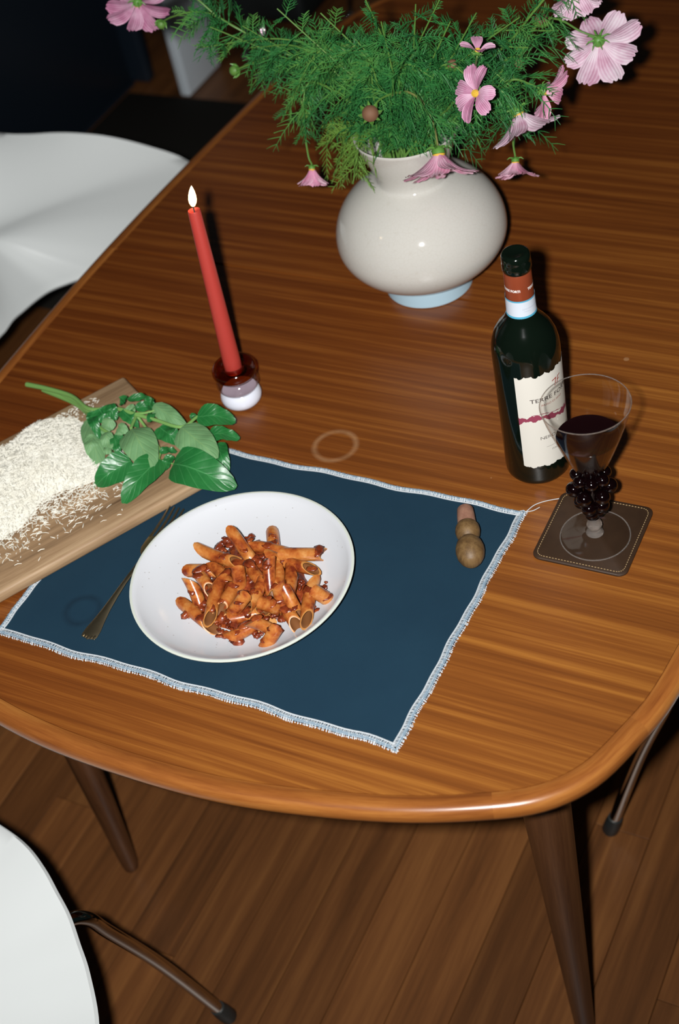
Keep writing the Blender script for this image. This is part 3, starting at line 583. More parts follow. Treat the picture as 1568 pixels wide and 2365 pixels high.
for side in range(4):
    mb = MB(); core = []
    L = (Vector(corner[(side + 1) % 4]) - Vector(corner[side])).length
    n = int(L / .00155)
    for k in range(n + 1):
        t = k / n; p = edge2(side, t); q = edge2(side, min(1, t + .01)) - edge2(side, max(0, t - .01)); q.normalize()
        inn = Vector((-q.y, q.x))
        if k % 6 == 0 or k == n: core.append((p.x + inn.x * .0028, p.y + inn.y * .0028, .0010))
        ln = .0036 + rnd.random() * .0014; sk = (rnd.random() - .5) * .0018
        a = p + inn * .0072 + q * sk * .3; b = p - inn * (ln - .0030) + q * (sk + .001)
        zz = .0021 + rnd.random() * .0006
        wv_ = q * .00050
        mb.add(([(a.x - wv_.x, a.y - wv_.y, .0017), (a.x + wv_.x, a.y + wv_.y, .0017), ((a.x + b.x) / 2 + wv_.x, (a.y + b.y) / 2 + wv_.y, zz + .0010), ((a.x + b.x) / 2 - wv_.x, (a.y + b.y) / 2 - wv_.y, zz + .0010),
                 (b.x + wv_.x, b.y + wv_.y, .0004), (b.x - wv_.x, b.y - wv_.y, .0004)], [(0, 1, 2, 3), (3, 2, 4, 5)]))
    h = obj('hem_core', tube([(x, y, z + .0003) for x, y, z in core], .0022, 6), M['thread_blue'], pm)
    o = obj('hem_stitching', mb.vf, M['thread'], h, smooth=False); tag(o, kind='stuff')
    ins = [];
    for k in range(60):
        t = .004 + .992 * k / 59; p = edge2(side, t); q = edge2(side, min(1, t + .01)) - edge2(side, max(0, t - .01)); q.normalize()
        ins.append((p.x - q.y * .0074, p.y + q.x * .0074, .0021))
    obj('seam_thread', tube(ins, .0007, 5), M['thread'], h)
cx, cy = corner[2]
obj('loose_thread', tube(spline([(cx, cy, .002), (cx + .006, cy + .012, .003), (cx + .016, cy + .022, .0025), (cx + .030, cy + .032, .001)], 6), .0005, 5), M['thread'], pm)
obj('loose_thread', tube(spline([(cx, cy, .002), (cx + .007, cy + .004, .002), (cx + .012, cy + .012, .001)], 6), .0005, 5), M['thread'], pm)

# ------------------------------------------------------------------ plate of pasta
PC = (.0195, -.553)
pz = ZT + .0022
pl = thing('dinner_plate', 'round off-white speckled stoneware plate on the blue placemat', 'plate', (PC[0], PC[1], pz))
prof = [(0, .003), (.058, .003), (.060, 0), (.064, 0), (.068, .003), (.095, .0085), (.113, .0155), (.1225, .0225), (.1268, .0272)]
obj('body', lathe(prof + [(.1272, .0285)] + [(.1238, .0288), (.1195, .0245), (.110, .0185), (.095, .0125), (.075, .0088), (.050, .0068), (0, .0064)], 96), M['plate'], pl, sharp=80)
obj('rim', lathe([(.1262, .0268), (.1275, .0277), (.1276, .0289), (.1262, .0295), (.1246, .0292)], 96), M['plate_rim'], pl)

def penne_mesh(seed):
    rr = random.Random(seed); L, r, th, n, mseg = 1.0, .0068, .0012, 26, 9
    v = []; f = []
    ln = .040; bend = (rr.random() - .5) * .10
    for lay in (0, 1):
        for i in range(mseg + 1):
            for k in range(n):
                a = 2 * PI * k / n
                rad = (r + (.00022 if k % 2 else 0)) if lay == 0 else r - th
                x, y = rad * math.cos(a), rad * math.sin(a) * .93
                sl = .85 * y
                z = -ln / 2 + ln * i / mseg
                w_ = abs(2 * i / mseg - 1) ** 1.0
                z += sl * 1.75
                y2 = y + bend * (z * z) / ln * 4
                v.append((x, y2, z))
    m_ = (mseg + 1) * n
    for i in range(mseg):
        for k in range(n):
            a, b, c, d = i * n + k, i * n + (k + 1) % n, (i + 1) * n + (k + 1) % n, (i + 1) * n + k
            f.append((a, b, c, d)); f.append((m_ + d, m_ + c, m_ + b, m_ + a))
    for k in range(n):
        k2 = (k + 1) % n
        f.append((k2, k, m_ + k, m_ + k2)); e = mseg * n
        f.append((e + k, e + k2, m_ + e + k2, m_ + e + k))
    me = newmesh('penne', v, f, M['penne'], True, 60); me.materials.append(M['penne_in']); me.materials.append(M['penne_cut'])
    for i, p in enumerate(me.polygons):
        if i < 2 * mseg * n: p.material_index = i % 2
        else: p.material_index = 2
    return me
PM = [penne_mesh(s) for s in range(4)]
PLAB = ['topmost penne lying across the back of the pile, pointing up and away', 'long penne poking out at the upper left of the pile', 'short penne tip sticking out at the left, below the upper left one', 'sauce-covered penne along the back right of the pile', 'penne at the far upper right tip of the pile', 'penne lying across the pile just below the upper right tip', 'small upright penne tip at the back of the pile', 'open-ended penne at the left rim of the pile', 'penne at the lower left corner of the pile', 'long penne slanting down the left side of the pile', 'dark sauced penne between the left tips', 'greenish-tinged penne in the upper left middle', 'penne with a dark opening left of the centre', 'penne standing on its open end at the centre top', 'penne leaning left below the greenish one', 'short penne humped at the centre of the pile', 'open-mouthed penne at the centre front showing its round hole', 'penne with a wide mouth right of the centre', 'flat-lying penne with a dark slit in the centre front', 'penne at the right of centre under the crossing one', 'penne with a pale hole right of centre front', 'long penne slanting down the right side of the pile', 'pointed penne at the far right of the pile', 'bent penne at the front of the pile', 'penne at the lowest front tip of the pile', 'orange-sauced penne at the front left edge of the pile', 'penne at the front right beside the oil', 'penne behind the wide-mouthed one', 'penne half buried at the middle of the pile', 'small penne buried in the front sauce']
for i, (a, b) in enumerate(PENNE):
    A, B = Vector(a), Vector(b); d = B - A; L = d.length
    hint = Vector((0, 0, 1)) if i % 3 else CAM - A
    # slanted cut faces up / to the viewer
    dz = d.normalized(); up = (CAM - (A + B) / 2); up = (up - dz * up.dot(dz)).normalized()
    if i % 4 == 3: up = Quaternion(dz, 1.2) @ up
    if i % 4 == 1: up = Quaternion(dz, -.7) @ up
    y = -up; x = y.cross(dz)
    mm = Matrix((x, y, dz)).transposed().to_4x4(); mm.translation = (A + B) / 2
    o = link('penne', PM[i % 4]); s = max(.78, min(1.2, (L + .004) / .044)); w_ = 1.04 + .1 * ((i * 7) % 5) / 5
    o.matrix_world = mm @ Matrix.Diagonal((w_, w_, s, 1))
    tag(o, PLAB[i], 'pasta', 'penne in the plate')
rnd = random.Random(5)
mb = MB()
pcx, pcy = .030, -.552
NR, NA = 22, 64
v = []; f = []
for i in range(NR + 1):
    for k in range(NA):
        a = 2 * PI * k / NA; t = i / NR
        Rr = .064 * (1 + .10 * math.sin(3 * a + 1) + .07 * math.sin(5 * a + 2) + .05 * math.sin(9 * a))
        r = Rr * t
        z = .0085 + .0190 * (1 - t ** 2.2) + (.0016 * math.sin(r * 300 + a * 4) * math.cos(a * 7) if t < .98 else 0)
        if t > .97: z = .0066
        v.append((pcx + r * math.cos(a), pcy + r * math.sin(a), pz + z))
for i in range(NR):
    for k in range(NA):
        f.append((i * NA + k, i * NA + (k + 1) % NA, (i + 1) * NA + (k + 1) % NA, (i + 1) * NA + k))
mb.add((v, f))
for (x, y, z) in SAUCE:
    for q in range(5):
        r = .0020 + rnd.random() * .0040 * rnd.random()
        vv, ff = ico((0, 0, 0), r, 2, (1 + rnd.random() * .7, 1, .75))
        mm = Matrix.Translation((x + (rnd.random() - .5) * .014, y + (rnd.random() - .5) * .014, z + (rnd.random() - .5) * .003)) @ Matrix.Rotation(rnd.random() * 3, 4, 'Z') @ Matrix.Rotation(rnd.random() - .5, 4, 'X')
        vv = [mm @ (Vector(p) * (1 + .28 * math.sin(p[0] * 1400 + q) * math.cos(p[1] * 1100 + q * 2) + .15 * math.sin(p[2] * 2300))) for p in vv]
        mb.add((vv, ff))
for (a, b) in PENNE[::1]:
    A, B = Vector(a), Vector(b)
    for q in range(2):
        t = rnd.random(); c = A.lerp(B, t); off = Vector((rnd.random() - .5, rnd.random() - .5, 0)) * .006
        r = .0022 + rnd.random() * .0030; c = c + off + Vector((0, 0, .0060))
        vv, ff = ico((0, 0, 0), r, 2, (2.0, 1.3, .42)); ang = rnd.random() * 3
        mm = Matrix.Translation(c) @ Matrix.Rotation(ang, 4, 'Z')
        mb.add(([mm @ (Vector(p) * (1 + .22 * math.sin(p[0] * 1500 + q) * math.cos(p[1] * 1300))) for p in vv], ff))
tag(obj('tomato_sauce', mb.vf, M['sauce'], sharp=None), 'chunky red tomato sauce clinging between the penne', 'sauce', kind='stuff')
oilpts = [(.062 + .030 * math.cos(a) * (1 + .2 * math.sin(3 * a)), -.600 + .017 * math.sin(a) * (1 + .15 * math.cos(2 * a)), 0) for a in [2 * PI * k / 40 for k in range(40)]]
pts = [(p[0], p[1]) for p in oilpts]
tag(obj('orange_oil', xf(lathe([(0, .0095), (.7, .0092), (.95, .0086), (1, .0074)], 32), Matrix.Translation((.066, -.598, pz)) @ Matrix.Rotation(-.5, 4, 'Z') @ Matrix.Diagonal((.026, .015, 1, 1))), M['oil']), 'thin pool of orange oil at the front right of the pasta', 'oil')
CAN = None
# ------------------------------------------------------------------ fork
fk = thing('dinner_fork', 'brass-toned steel fork tucked between the board and the plate', 'fork', (-.1195, -.674, ZT + .002))
def strip(cs):
    """cs: (y, halfwidth, z, x) cross sections -> solid strip"""
    v = []; f = []
    for y, h, z, x in cs:
        t = .0011
        v += [(x - h, y, z), (x - h * .6, y, z + t), (x + h * .6, y, z + t), (x + h, y, z), (x + h * .6, y, z - t * .7), (x - h * .6, y, z - t * .7)]
    for i in range(len(cs) - 1):
        for k in range(6): f.append((i * 6 + k, i * 6 + (k + 1) % 6, i * 6 + 6 + (k + 1) % 6, i * 6 + 6 + k))
    f.append(tuple(range(6))[::-1]); f.append(tuple(range(len(cs) * 6 - 6, len(cs) * 6)))
    return v, f
cs = [(.000, .0085, .0035, 0), (.004, .0102, .0040, 0), (.012, .0098, .0046, 0), (.024, .0075, .0056, 0), (.040, .0052, .0070, 0), (.060, .0038, .0085, 0), (.080, .0030, .0095, .0001), (.100, .0028, .0092, .0001), (.118, .0032, .0078, .0), (.126, .0045, .0068, 0)]
obj('handle', strip(cs), M['steel'], fk)
for x in (-.0075, -.0038, 0, .0038, .0075):
    obj('shell_lobe', xf(ico((0, 0, 0), .0022, 1, (1, 1.6, .7)), Matrix.Translation((x, .0005 + abs(x) * .25, .0042))), M['steel'], fk)
cs = [(.126, .0045, .0068, 0), (.132, .0095, .0056, -.001), (.140, .0122, .0044, -.002), (.152, .0125, .0034, -.003), (.160, .0120, .0030, -.0035)]
obj('head', strip(cs), M['steel'], fk)
for k in range(4):
    x = -.0098 + k * .0066
    obj('tine', strip([(.158, .0024, .0030, x - .0035), (.170, .0019, .0026, x - .0038), (.190, .0016, .0034, x - .0042), (.2085, .0009, .0062, x - .0046)]), M['steel'], fk)

# ------------------------------------------------------------------ bottle stopper
sp_ = thing('bottle_stopper', 'turned wooden bottle stopper with a pink cork end lying on the placemat', 'stopper', (.2165, -.3805, ZT + .0155))
ax = Vector((.0385, -.0745, .0005)).normalized()
Ms = frame_z(ax)
obj('cork', xf(lathe([(0, 0), (.0080, .0), (.0094, .0022), (.0100, .012), (.0106, .027), (0, .027)], 28), Ms), M['cork'], sp_)
obj('knob', xf(lathe([(0, .0265), (.0112, .0265), (.0134, .031), (.0140, .0365), (.0128, .043), (.0098, .0472), (.0088, .0485), (.0105, .0510), (.0140, .0555), (.0158, .0625), (.0160, .068), (.0148, .0755), (.0118, .0815), (.0092, .0845), (.0082, .0853), (.0070, .0864), (0, .0872)], 32), Ms), M['turned_wood'], sp_)
sp_.location.z = ZT + .0018 + .0160

# ------------------------------------------------------------------ coaster, glass, wine
co = thing('coaster', 'square brown leather coaster with tan stitching under the wine glass', 'coaster', (.3605, -.3625, ZT), (0, 0, math.radians(.5)))
def rsq(h, r, n=6):
    o = []
    for cxx, cyy, a0 in ((h - r, h - r, 0), (-h + r, h - r, 90), (-h + r, -h + r, 180), (h - r, -h + r, 270)):
        for k in range(n + 1):
            a = math.radians(a0 + 90 * k / n); o.append((cxx + r * math.cos(a), cyy + r * math.sin(a)))
    return o
H_ = .0535
v = []; f = []
lay = [(H_ - .0008, 0), (H_, .0012), (H_, .0030), (H_ - .0010, .0039)]
for h, z in lay: v += [(x, y, z) for x, y in rsq(h, .010)]
n = 28
for i in range(3):
    for k in range(n): f.append((i * n + k, i * n + (k + 1) % n, i * n + n + (k + 1) % n, i * n + n + k))
f.append(tuple(range(n))[::-1]); f.append(tuple(range(3 * n, 4 * n)))
obj('leather', (v, f), M['leather'], co, sharp=35)
mb = MB(); path = rsq(H_ - .0042, .008, 5); path.append(path[0])
for a, b in zip(path, path[1:]):
    A, B = Vector(a), Vector(b); L = (B - A).length; q = max(1, round(L / .0034))
    for k in range(q):
        p0, p1 = A + (B - A) * ((k + .14) / q), A + (B - A) * ((k + .86) / q); d = (p1 - p0).normalized() * .0005; n_ = Vector((-d.y, d.x))
        mb.add(([(p0.x - n_.x, p0.y - n_.y, .0038), (p1.x - n_.x, p1.y - n_.y, .0038), (p1.x + n_.x, p1.y + n_.y, .0038), (p0.x + n_.x, p0.y + n_.y, .0038), ((p0.x + p1.x) / 2, (p0.y + p1.y) / 2, .0046)], [(0, 1, 4), (1, 2, 4), (2, 3, 4), (3, 0, 4)]))
tag(obj('stitching', mb.vf, M['stitch'], co, smooth=False), kind='stuff')

G = (.3646, -.3673); gz = ZT + .0040
gl = thing('wine_glass', 'clear goblet with a bubbled bead stem, half full of red wine', 'glass', (G[0], G[1], gz))
outer = [(.0135, .0985), (.0185, .108), (.0240, .122), (.0300, .138), (.0352, .153), (.0398, .167), (.0432, .179), (.0452, .1875), (.0459, .1925)]
th = .0009
inner = [(r - th, z + (.0006 if i < 8 else .0001)) for i, (r, z) in enumerate(outer)]
obj('bowl', lathe(outer, 72), M['glass'], gl, sharp=80)
obj('rim', lathe([(0.0459 + .00055 * math.cos(a), .1928 + .00055 * math.sin(a)) for a in [2 * PI * k / 8 for k in range(8)]], 72, True), M['glass_edge'], gl)
obj('foot', lathe([(.005, .010), (.009, .0055), (.016, .0034), (.026, .0022), (.036, .0016), (.0382, .0010)], 72), M['glass'], gl, sharp=80)
obj('foot_edge', lathe([(.0381 + .0008 * math.cos(a), .0010 + .0008 * math.sin(a)) for a in [2 * PI * k / 8 for k in range(8)]], 72, True), M['glass_edge'], gl)
obj('stem', lathe([(0, .0055), (.0098, .0060), (.0090, .0085), (.0066, .0115), (.0074, .0150), (.0086, .0185), (.0074, .0225), (.0056, .0260), (.0060, .0290), (0, .0295)], 36), M['glass_edge'], gl)
obj('core', lathe([(0, .0285), (.0065, .030), (.0080, .040), (.0090, .052), (.0105, .066), (.0130, .082), (.0150, .096), (.0130, .0990), (0, .0995)], 28), M['dark_wine'], gl)
for zc, rc, rb, nb, ph in ((.0925, .0150, .0074, 7, 10), (.0745, .0190, .0086, 6, 0), (.0540, .0120, .0084, 5, 30), (.0375, .0045, .0070, 3, 0)):
    for k in range(nb):
        a = math.radians(ph + 360 * k / nb + 25)
        obj('bead', ico((rc * math.cos(a), rc * math.sin(a), zc), rb, 3), M['dark_wine'], gl)
def rad_at(z):
    for (r0, z0), (r1, z1) in zip(outer, outer[1:]):
        if z0 <= z <= z1: return r0 + (r1 - r0) * (z - z0) / (z1 - z0)
zs = [.1000, .106, .114, .124, .134, .1430, .1490]
obj_w = obj('red_wine', lathe([(0, .0998)] + [(rad_at(z) - .0011, z) for z in zs] + [(rad_at(.149) - .0022, .1485), (0, .1485)], 64), M['wine'], None, (G[0], G[1], gz), sharp=50)
tag(obj_w, 'dark red wine filling the lower part of the goblet bowl', 'wine')

# ------------------------------------------------------------------ wine bottle
BT = (.26295, -.27298)
bt = thing('wine_bottle', 'dark green wine bottle with a torn-edged cream label', 'bottle', (BT[0], BT[1], ZT))
prof = [(0, .006), (.020, .004), (.030, .0), (.0345, .0012), (.0370, .005), (.0375, .010), (.0375, .176), (.0369, .184), (.0350, .193), (.0315, .202), (.0265, .210), (.0212, .2165), (.0178, .2225), (.0158, .229), (.0147, .238), (.0140, .272), (.0138, .2795)]
obj('glass_body', lathe(prof, 64), M['bottle'], bt, sharp=80)
obj('lip', lathe([(.0136, .2790), (.0148, .2800), (.0155, .2830), (.0156, .2885), (.0150, .2905), (.0153, .2935), (.0153, .2975), (.0140, .3005), (.0120, .3016), (.0100, .3010), (0, .3000)], 48), M['bottle'], bt, sharp=80)
obj('capsule', lathe([(.0142, .2795), (.0146, .2785), (.0148, .262), (.0152, .245), (.0155, .236)], 48), M['capsule'], bt)
stp = obj('tax_strip', lathe([(.01575, .2486), (.0160, .2300), (.0165, .2265)], 48), M['strip_white'], bt)
obj('blue_edge', lathe([(.01585, .2490), (.0159, .2472)], 48), M['strip_blue'], stp)
obj('blue_edge', lathe([(.0162, .2290), (.0166, .2262)], 48), M['strip_blue'], stp)
def cyl_patch(r, a0, a1, zlo, zhi, n=60, rows=6):
    v = []; f = []
    for i in range(n + 1):
        a = math.radians(a0 + (a1 - a0) * i / n)
        for j in range(rows + 1):
            z = zlo(i / n) + (zhi(i / n) - zlo(i / n)) * j / rows; v.append((r * math.cos(a), r * math.sin(a), z))
    for i in range(n):
        for j in range(rows):
            k = i * (rows + 1) + j; f.append((k, k + rows + 1, k + rows + 2, k + 1))
    return v, f
torn = lambda s, p: .0011 * math.sin(s * 31 + p) + .0007 * math.sin(s * 73 + p * 2) + .0004 * math.sin(s * 151 + p)
lab = obj('front_label', cyl_patch(.03785, -90.5, 52, lambda s: .0312 + torn(s, 1.) * .9, lambda s: .1628 + torn(s, 3.) * 1.3), M['label'], bt)
obj('plum_band', cyl_patch(.03795, -90.5, 52, lambda s: .0968 + .004 * math.sin(s * 7) + torn(s, 5.) * 1.2, lambda s: .1035 + .004 * math.sin(s * 7 + .15) + torn(s, 8.) * 1.2), M['ink_plum'], lab)
obj('plum_line', cyl_patch(.03795, -68, 52, lambda s: .1047 + .004 * math.sin(s * 6 + 1.) , lambda s: .1054 + .004 * math.sin(s * 6 + 1.) + torn(s, 2) * .3), M['ink_plum'], lab)
def text_vf(s, size, xs=1.0, bold=0.0):
    cu = bpy.data.curves.new('lettering', 'FONT'); cu.body = s; cu.size = size; cu.resolution_u = 3; cu.offset = bold
    o = bpy.data.objects.new('lettering', cu); COL.objects.link(o); dg = bpy.context.evaluated_depsgraph_get()
    me = bpy.data.meshes.new_from_object(o.evaluated_get(dg)); bpy.data.objects.remove(o)
    v = [(p.co.x * xs, p.co.y, p.co.z) for p in me.vertices]; f = [tuple(p.vertices) for p in me.polygons]; bpy.data.meshes.remove(me)
    return v, f
def wrap(vf, r, a0, z, slope=0.0):
    return ([(r * math.cos(math.radians(a0) + x / r), r * math.sin(math.radians(a0) + x / r), z + y) for x, y, _ in vf[0]], vf[1])
def lettering(s, size, a0, z, mt, parent, r=.03800, xs=1.0, bold=0.0, name='lettering'):
    o = obj(name, wrap(text_vf(s, size, xs, bold), r, a0, z), mt, parent, smooth=False); return o
lettering('TERRE FORTI', .0076, -68.5, .1265, M['ink'], lab, xs=1.25, bold=.00008)
lettering('PASSO DI SIMO', .0036, -50, .1195, M['ink_red'], lab, xs=1.2)
lettering('NERO D\'AVOLA', .0062, -57.5, .0715, M['ink'], lab, xs=1.15)
lettering('ITALIA', .0034, -38, .0520, M['ink'], lab, xs=1.1)
obj('rule_line', cyl_patch(.0380, -48, 6, lambda s: .0590, lambda s: .0593), M['ink'], lab)
# two-stroke red monogram
def stroke(pts): return wrap((([(x, y, 0) for x, y in pts]), [tuple(range(len(pts)))]), .0380, -26, .1395)
mono = MB()
for pts in ([(0, .0080), (0, .0092), (.0072, .0105), (.0046, 0), (.0033, 0), (.0054, .0088)], [(.0066, 0), (.0080, 0), (.0102, .0090), (.0140, .0098), (.0143, .0109), (.0092, .0103)], [(.0084, .0048), (.0086, .0058), (.0124, .0062), (.0122, .0052)]):
    mono.add(stroke(pts))
obj('monogram', mono.vf, M['ink_red'], lab, smooth=False)
lettering('TERRE FORTI', .0042, -148, .2600, M['ink_white'], bt, r=.01505, xs=.92, bold=.00012)
lettering('TERRE FORTI', .0042, -30, .2600, M['ink_white'], bt, r=.01505, xs=.92, bold=.00012)
lettering('DENOMINAZIONE', .0024, -62, .2375, M['strip_print'], stp, r=.01605, xs=1.0)
lettering('ITALIANA', .0018, -58, .2345, M['strip_print'], stp, r=.01610, xs=1.0)

# ------------------------------------------------------------------ candle
HC = Vector((-.1445, -.262, ZT))
hd = thing('candle_holder', 'stacked glass candle holder, amber over clear over white', 'candle holder', HC)
obj('base', lathe([(0, 0), (.016, 0), (.0225, .002), (.0262, .0075), (.0268, .0130), (.0250, .0195), (.0222, .0230), (0, .0235)], 56), M['opal'], hd)
obj('middle', lathe([(.0, .0238), (.0215, .0240), (.0250, .0265), (.0272, .0315), (.0272, .0360), (.0250, .0405), (.0225, .0422), (0, .0424)], 56), M['clear_pink'], hd)
obj('top_ring', lathe([(0, .0428), (.020, .0430), (.0255, .0455), (.0285, .0505), (.0285, .0555), (.0255, .0605), (.0205, .0630), (.0155, .0622), (.0132, .0590), (.0128, .050), (0, .0495)], 56), M['amber'], hd, sharp=80)
c0 = HC + Vector((0.001, -.002, .0500)); c1 = Vector((-.1530, -.2405, ZT + .2760))
cd = thing('taper_candle', 'lit red taper candle leaning in the glass holder', 'candle', c0)
dv = c1 - c0; Lc = dv.length; Mc = frame_z(dv)
obj('wax', xf(lathe([(0, 0), (.0098, 0), (.0112, .002), (.0114, .02), (.0078, Lc - .002), (.0072, Lc), (.0060, Lc - .0006), (.0040, Lc - .0022), (0, Lc - .0028)], 40), Mc), M['wax'], cd)
obj('wick', tube([Vector(Mc @ Vector((0, 0, Lc - .004))), Vector(Mc @ Vector((0, 0, Lc + .004))), Vector(Mc @ Vector((.0006, .0, Lc + .008)))], .0008, 6), M['wick'], cd)
fp = [(0, 0), (.0026, .0015), (.0044, .0055), (.0050, .0100), (.0045, .0155), (.0032, .0210), (.0015, .0255), (0, .0285)]
tip = dv.normalized() * (Lc + .0045)
obj('flame', xf(lathe(fp, 24), Matrix.Translation(tip) @ frame_z(Vector((0, 0, 1)) + R_ * .17)), M['flame'], cd)
lamp('candle_light', 'POINT', c0 + tip + Vector((0, 0, .013)), .16, (1.0, .62, .28), .006)

# ------------------------------------------------------------------ cutting board and cheese
BD = thing('cutting_board', 'worn pale wooden cutting board holding the cheese and basil', 'cutting board', (-.317, -.275, ZT))
bd_ang = math.atan2(-.854, -.520)
BL_, BWd, BT_ = .355, .254, .0165
vf = bevel_box(0, BWd, -BL_, 0, 0, BT_, .0045, 3)
mmB = Matrix.Rotation(bd_ang + PI / 2, 4, 'Z')
o = obj('plank', vf, M['board'], BD, (0, 0, .0018)); o.rotation_euler = (0, 0, bd_ang + PI / 2); o.name = 'board'
BD.location = (-.317, -.275, ZT)
bz = ZT + .0018 + BT_
bo, bu, bw = Vector((-.317, -.275)), Vector((-.520, -.854)), Vector((.854, -.520))
def bp(l, w): q = bo + bu * l + bw * w; return q.x, q.y
rnd = random.Random(21)
mb = MB()
# mound: long heap running off along the board
NL, NW = 40, 26
v = []; f = []
def mound(l, w):
    c = .090 + .010 * math.sin(l * 30); hw = .070 + .008 * math.sin(l * 55 + 1)
    a = max(0, 1 - ((w - c) / hw) ** 2); b = max(0, min(1, (l - .085 - .25 * max(0, w - .10)) / .055)) * max(0, min(1, (.335 - l) / .03))
    return .024 * a ** .8 * b ** .7
for i in range(NL + 1):
    for j in range(NW + 1):
        l, w_ = .075 + .265 * i / NL, .008 + .165 * j / NW
        x, y = bp(l, w_); v.append((x, y, bz - .002 + mound(l, w_) + (rnd.random() * .0016)))
for i in range(NL):
    for j in range(NW):
        a = i * (NW + 1) + j; q = (a, a + 1, a + NW + 2, a + NW + 1)
        if max(v[k][2] for k in q) > bz + .0012: f.append(q)
mb.add((v, f))
def shred(x, y, z, L, tilt=.35):
    a = rnd.random() * 2 * PI; el = (rnd.random() - .4) * tilt
    d = Vector((math.cos(a) * math.cos(el), math.sin(a) * math.cos(el), math.sin(el))); s = Vector((-math.sin(a), math.cos(a), 0)); r = .00028 + rnd.random() * .00022
    c = Vector((x, y, z)); u = Vector((0, 0, 1))
    A, B = c - d * L / 2, c + d * L / 2; Cc = c + s * (rnd.random() - .5) * L * .25 + u * .0006
    vv = [A + s * r, A - s * r, Cc + s * r * 1.3, Cc - s * r * 1.3, Cc + u * r * 1.6, B + s * r, B - s * r, A + u * r, B + u * r]
    mb.add((vv, [(1, 0, 7), (0, 2, 4, 7), (3, 1, 7, 4), (2, 5, 8, 4), (6, 3, 4, 8), (5, 6, 8), (0, 1, 3, 2), (2, 3, 6, 5)]))
cnt = 0
while cnt < 9000:
    l, w_ = .07 + rnd.random() * .27, rnd.random() * .18
    h = mound(l, w_)
    if h > .001:
        x, y = bp(l, w_); shred(x, y, bz + h - .0006 + rnd.random() * .0018, .004 + rnd.random() * .006); cnt += 1
for k in range(3200):
    l = .07 + rnd.random() * .27; w_ = .135 + abs(rnd.gauss(0, .032)); 
    if rnd.random() < .22: w_ = .012 + abs(rnd.gauss(0, .012)); l = .05 + rnd.random() * .29
    if w_ < .003 or w_ > .249 or rnd.random() > 1.1 - (l < .12) * .5: continue
    x, y = bp(l, w_); shred(x, y, bz + .0007, (.0018 + rnd.random() * .0075) * (1 if w_ > .15 else .8), .1)
tag(obj('grated_cheese', mb.vf, M['cheese'], smooth=False), 'heap of finely grated pale cheese spilled over the board', 'cheese', kind='stuff')

# ------------------------------------------------------------------ basil
def leaf_mesh(name, L, W, mt, arch=.12, cup=.10, fold=0., nu=12, nv=8, kind='basil', seed=0):
    """leaf along +x, normal +z, with UVs for the veins"""
    rr = random.Random(seed); v = []; f = []; uv = []
    ph = rr.random() * 6
    for i in range(nu + 1):
        t = i / nu
        if kind == 'basil': wd = (math.sin(PI * min(1, .04 + .955 * t ** .64))) ** .48 * (1 - .06 * t) * 1.0
        else: wd = (.16 + .84 * math.sin(PI * .5 * min(1, t / .68)) ** 1.1) * (1 if t < .8 else math.sqrt(max(0, 1 - ((t - .8) / .2) ** 2 * .62)))
        wd = max(wd, .02)
        for j in range(nv + 1):
            s = 2 * j / nv - 1
            x = L * t; y = W / 2 * wd * s
            z = L * arch * math.sin(PI * t) - L * .5 * arch * t * t + W * cup * (abs(s) ** 1.6) * wd + fold * abs(y)
            if kind == 'basil': z += .0010 * math.sin(t * 21 + ph) * abs(s) + .0016 * math.sin(t * 9 + ph + s)
            else:
                z += .0006 * math.sin(s * 7 + ph) * t
                if i == nu: x += L * .035 * math.cos(s * 3 * PI)
            v.append((x, y, z)); uv.append((t, j / nv))
    for i in range(nu):
        for j in range(nv):
            a = i * (nv + 1) + j; f.append((a, a + nv + 1, a + nv + 2, a + 1))
    me = newmesh(name, v, f, mt)
    ul = me.uv_layers.new(name='leaf')
    for lp in me.loops: ul.data[lp.index].uv = uv[lp.vertex_index]
    return me
def basis(a, b, up):
    x = (Vector(b) - Vector(a)).normalized(); y = Vector(up).cross(x)
    if y.length < 1e-3: y = Vector((0, 1, 0)).cross(x)
    y.normalize(); z = x.cross(y); mm = Matrix((x, y, z)).transposed().to_4x4(); mm.translation = Vector(a); return mm
sprigs = [thing('basil_sprig', 'basil sprig with two big pale leaf undersides turned up, in the middle of the bunch', 'basil', BSTEM[0][0]),
          thing('basil_sprig', 'basil sprig at the right end of the bunch, reaching over the placemat', 'basil', BSTEM[1][0]),
          thing('basil_sprig', 'basil sprig with crumpled small leaves at the left, touching the cheese', 'basil', BSTEM[2][0])]
own = [0, 1, 1, 0, 0, 1, 1, 1, 0, 0, 0, 2, 2, 0, 2, 2, 1, 0, 2, 2, 1, 2, 0, 0, 0, 2, 0, 2, 2, 2, 2, 2, 1, 0]
for si, sm in zip((0, 1, 2, 1, 0), BSTEM):
    p = spline(sm, 5); n = len(p); r0 = .0034 if len(sm) > 5 else .0019
    base = sprigs[si].location
    obj('stem', tube([q - base for q in p], [r0 * (1 - .45 * k / n) for k in range(n)], 8), M['basil_stem'], sprigs[si])
rnd = random.Random(8)
VW = (CAM - Vector((-.15, -.4, .77))).normalized()
for i, (a, b, wd, kd) in enumerate(BASIL):
    A, B = Vector(a), Vector(b); L = (B - A).length
    under = kd == 'p'
    me = leaf_mesh('leaf', L, wd * 1.22, M['basil_under' if under else 'basil_top'], arch=.10 if under else .16, cup=-.12 if under else .02, fold=(-.10 if under else .16), seed=i)
    up = (Vector((0, 0, 1)) * .55 + VW * .6 + Vector((rnd.random() - .5, rnd.random() - .5, 0)) * .35).normalized()
    if i == 18: up = Vector((.8, .2, .3))
    o = link('leaf', me, sprigs[own[i]])
    mm = basis(A, B, up); mm.translation = A - sprigs[own[i]].location
    o.matrix_local = mm
    if under: o['label'] = 'pale grey-green basil leaf underside'

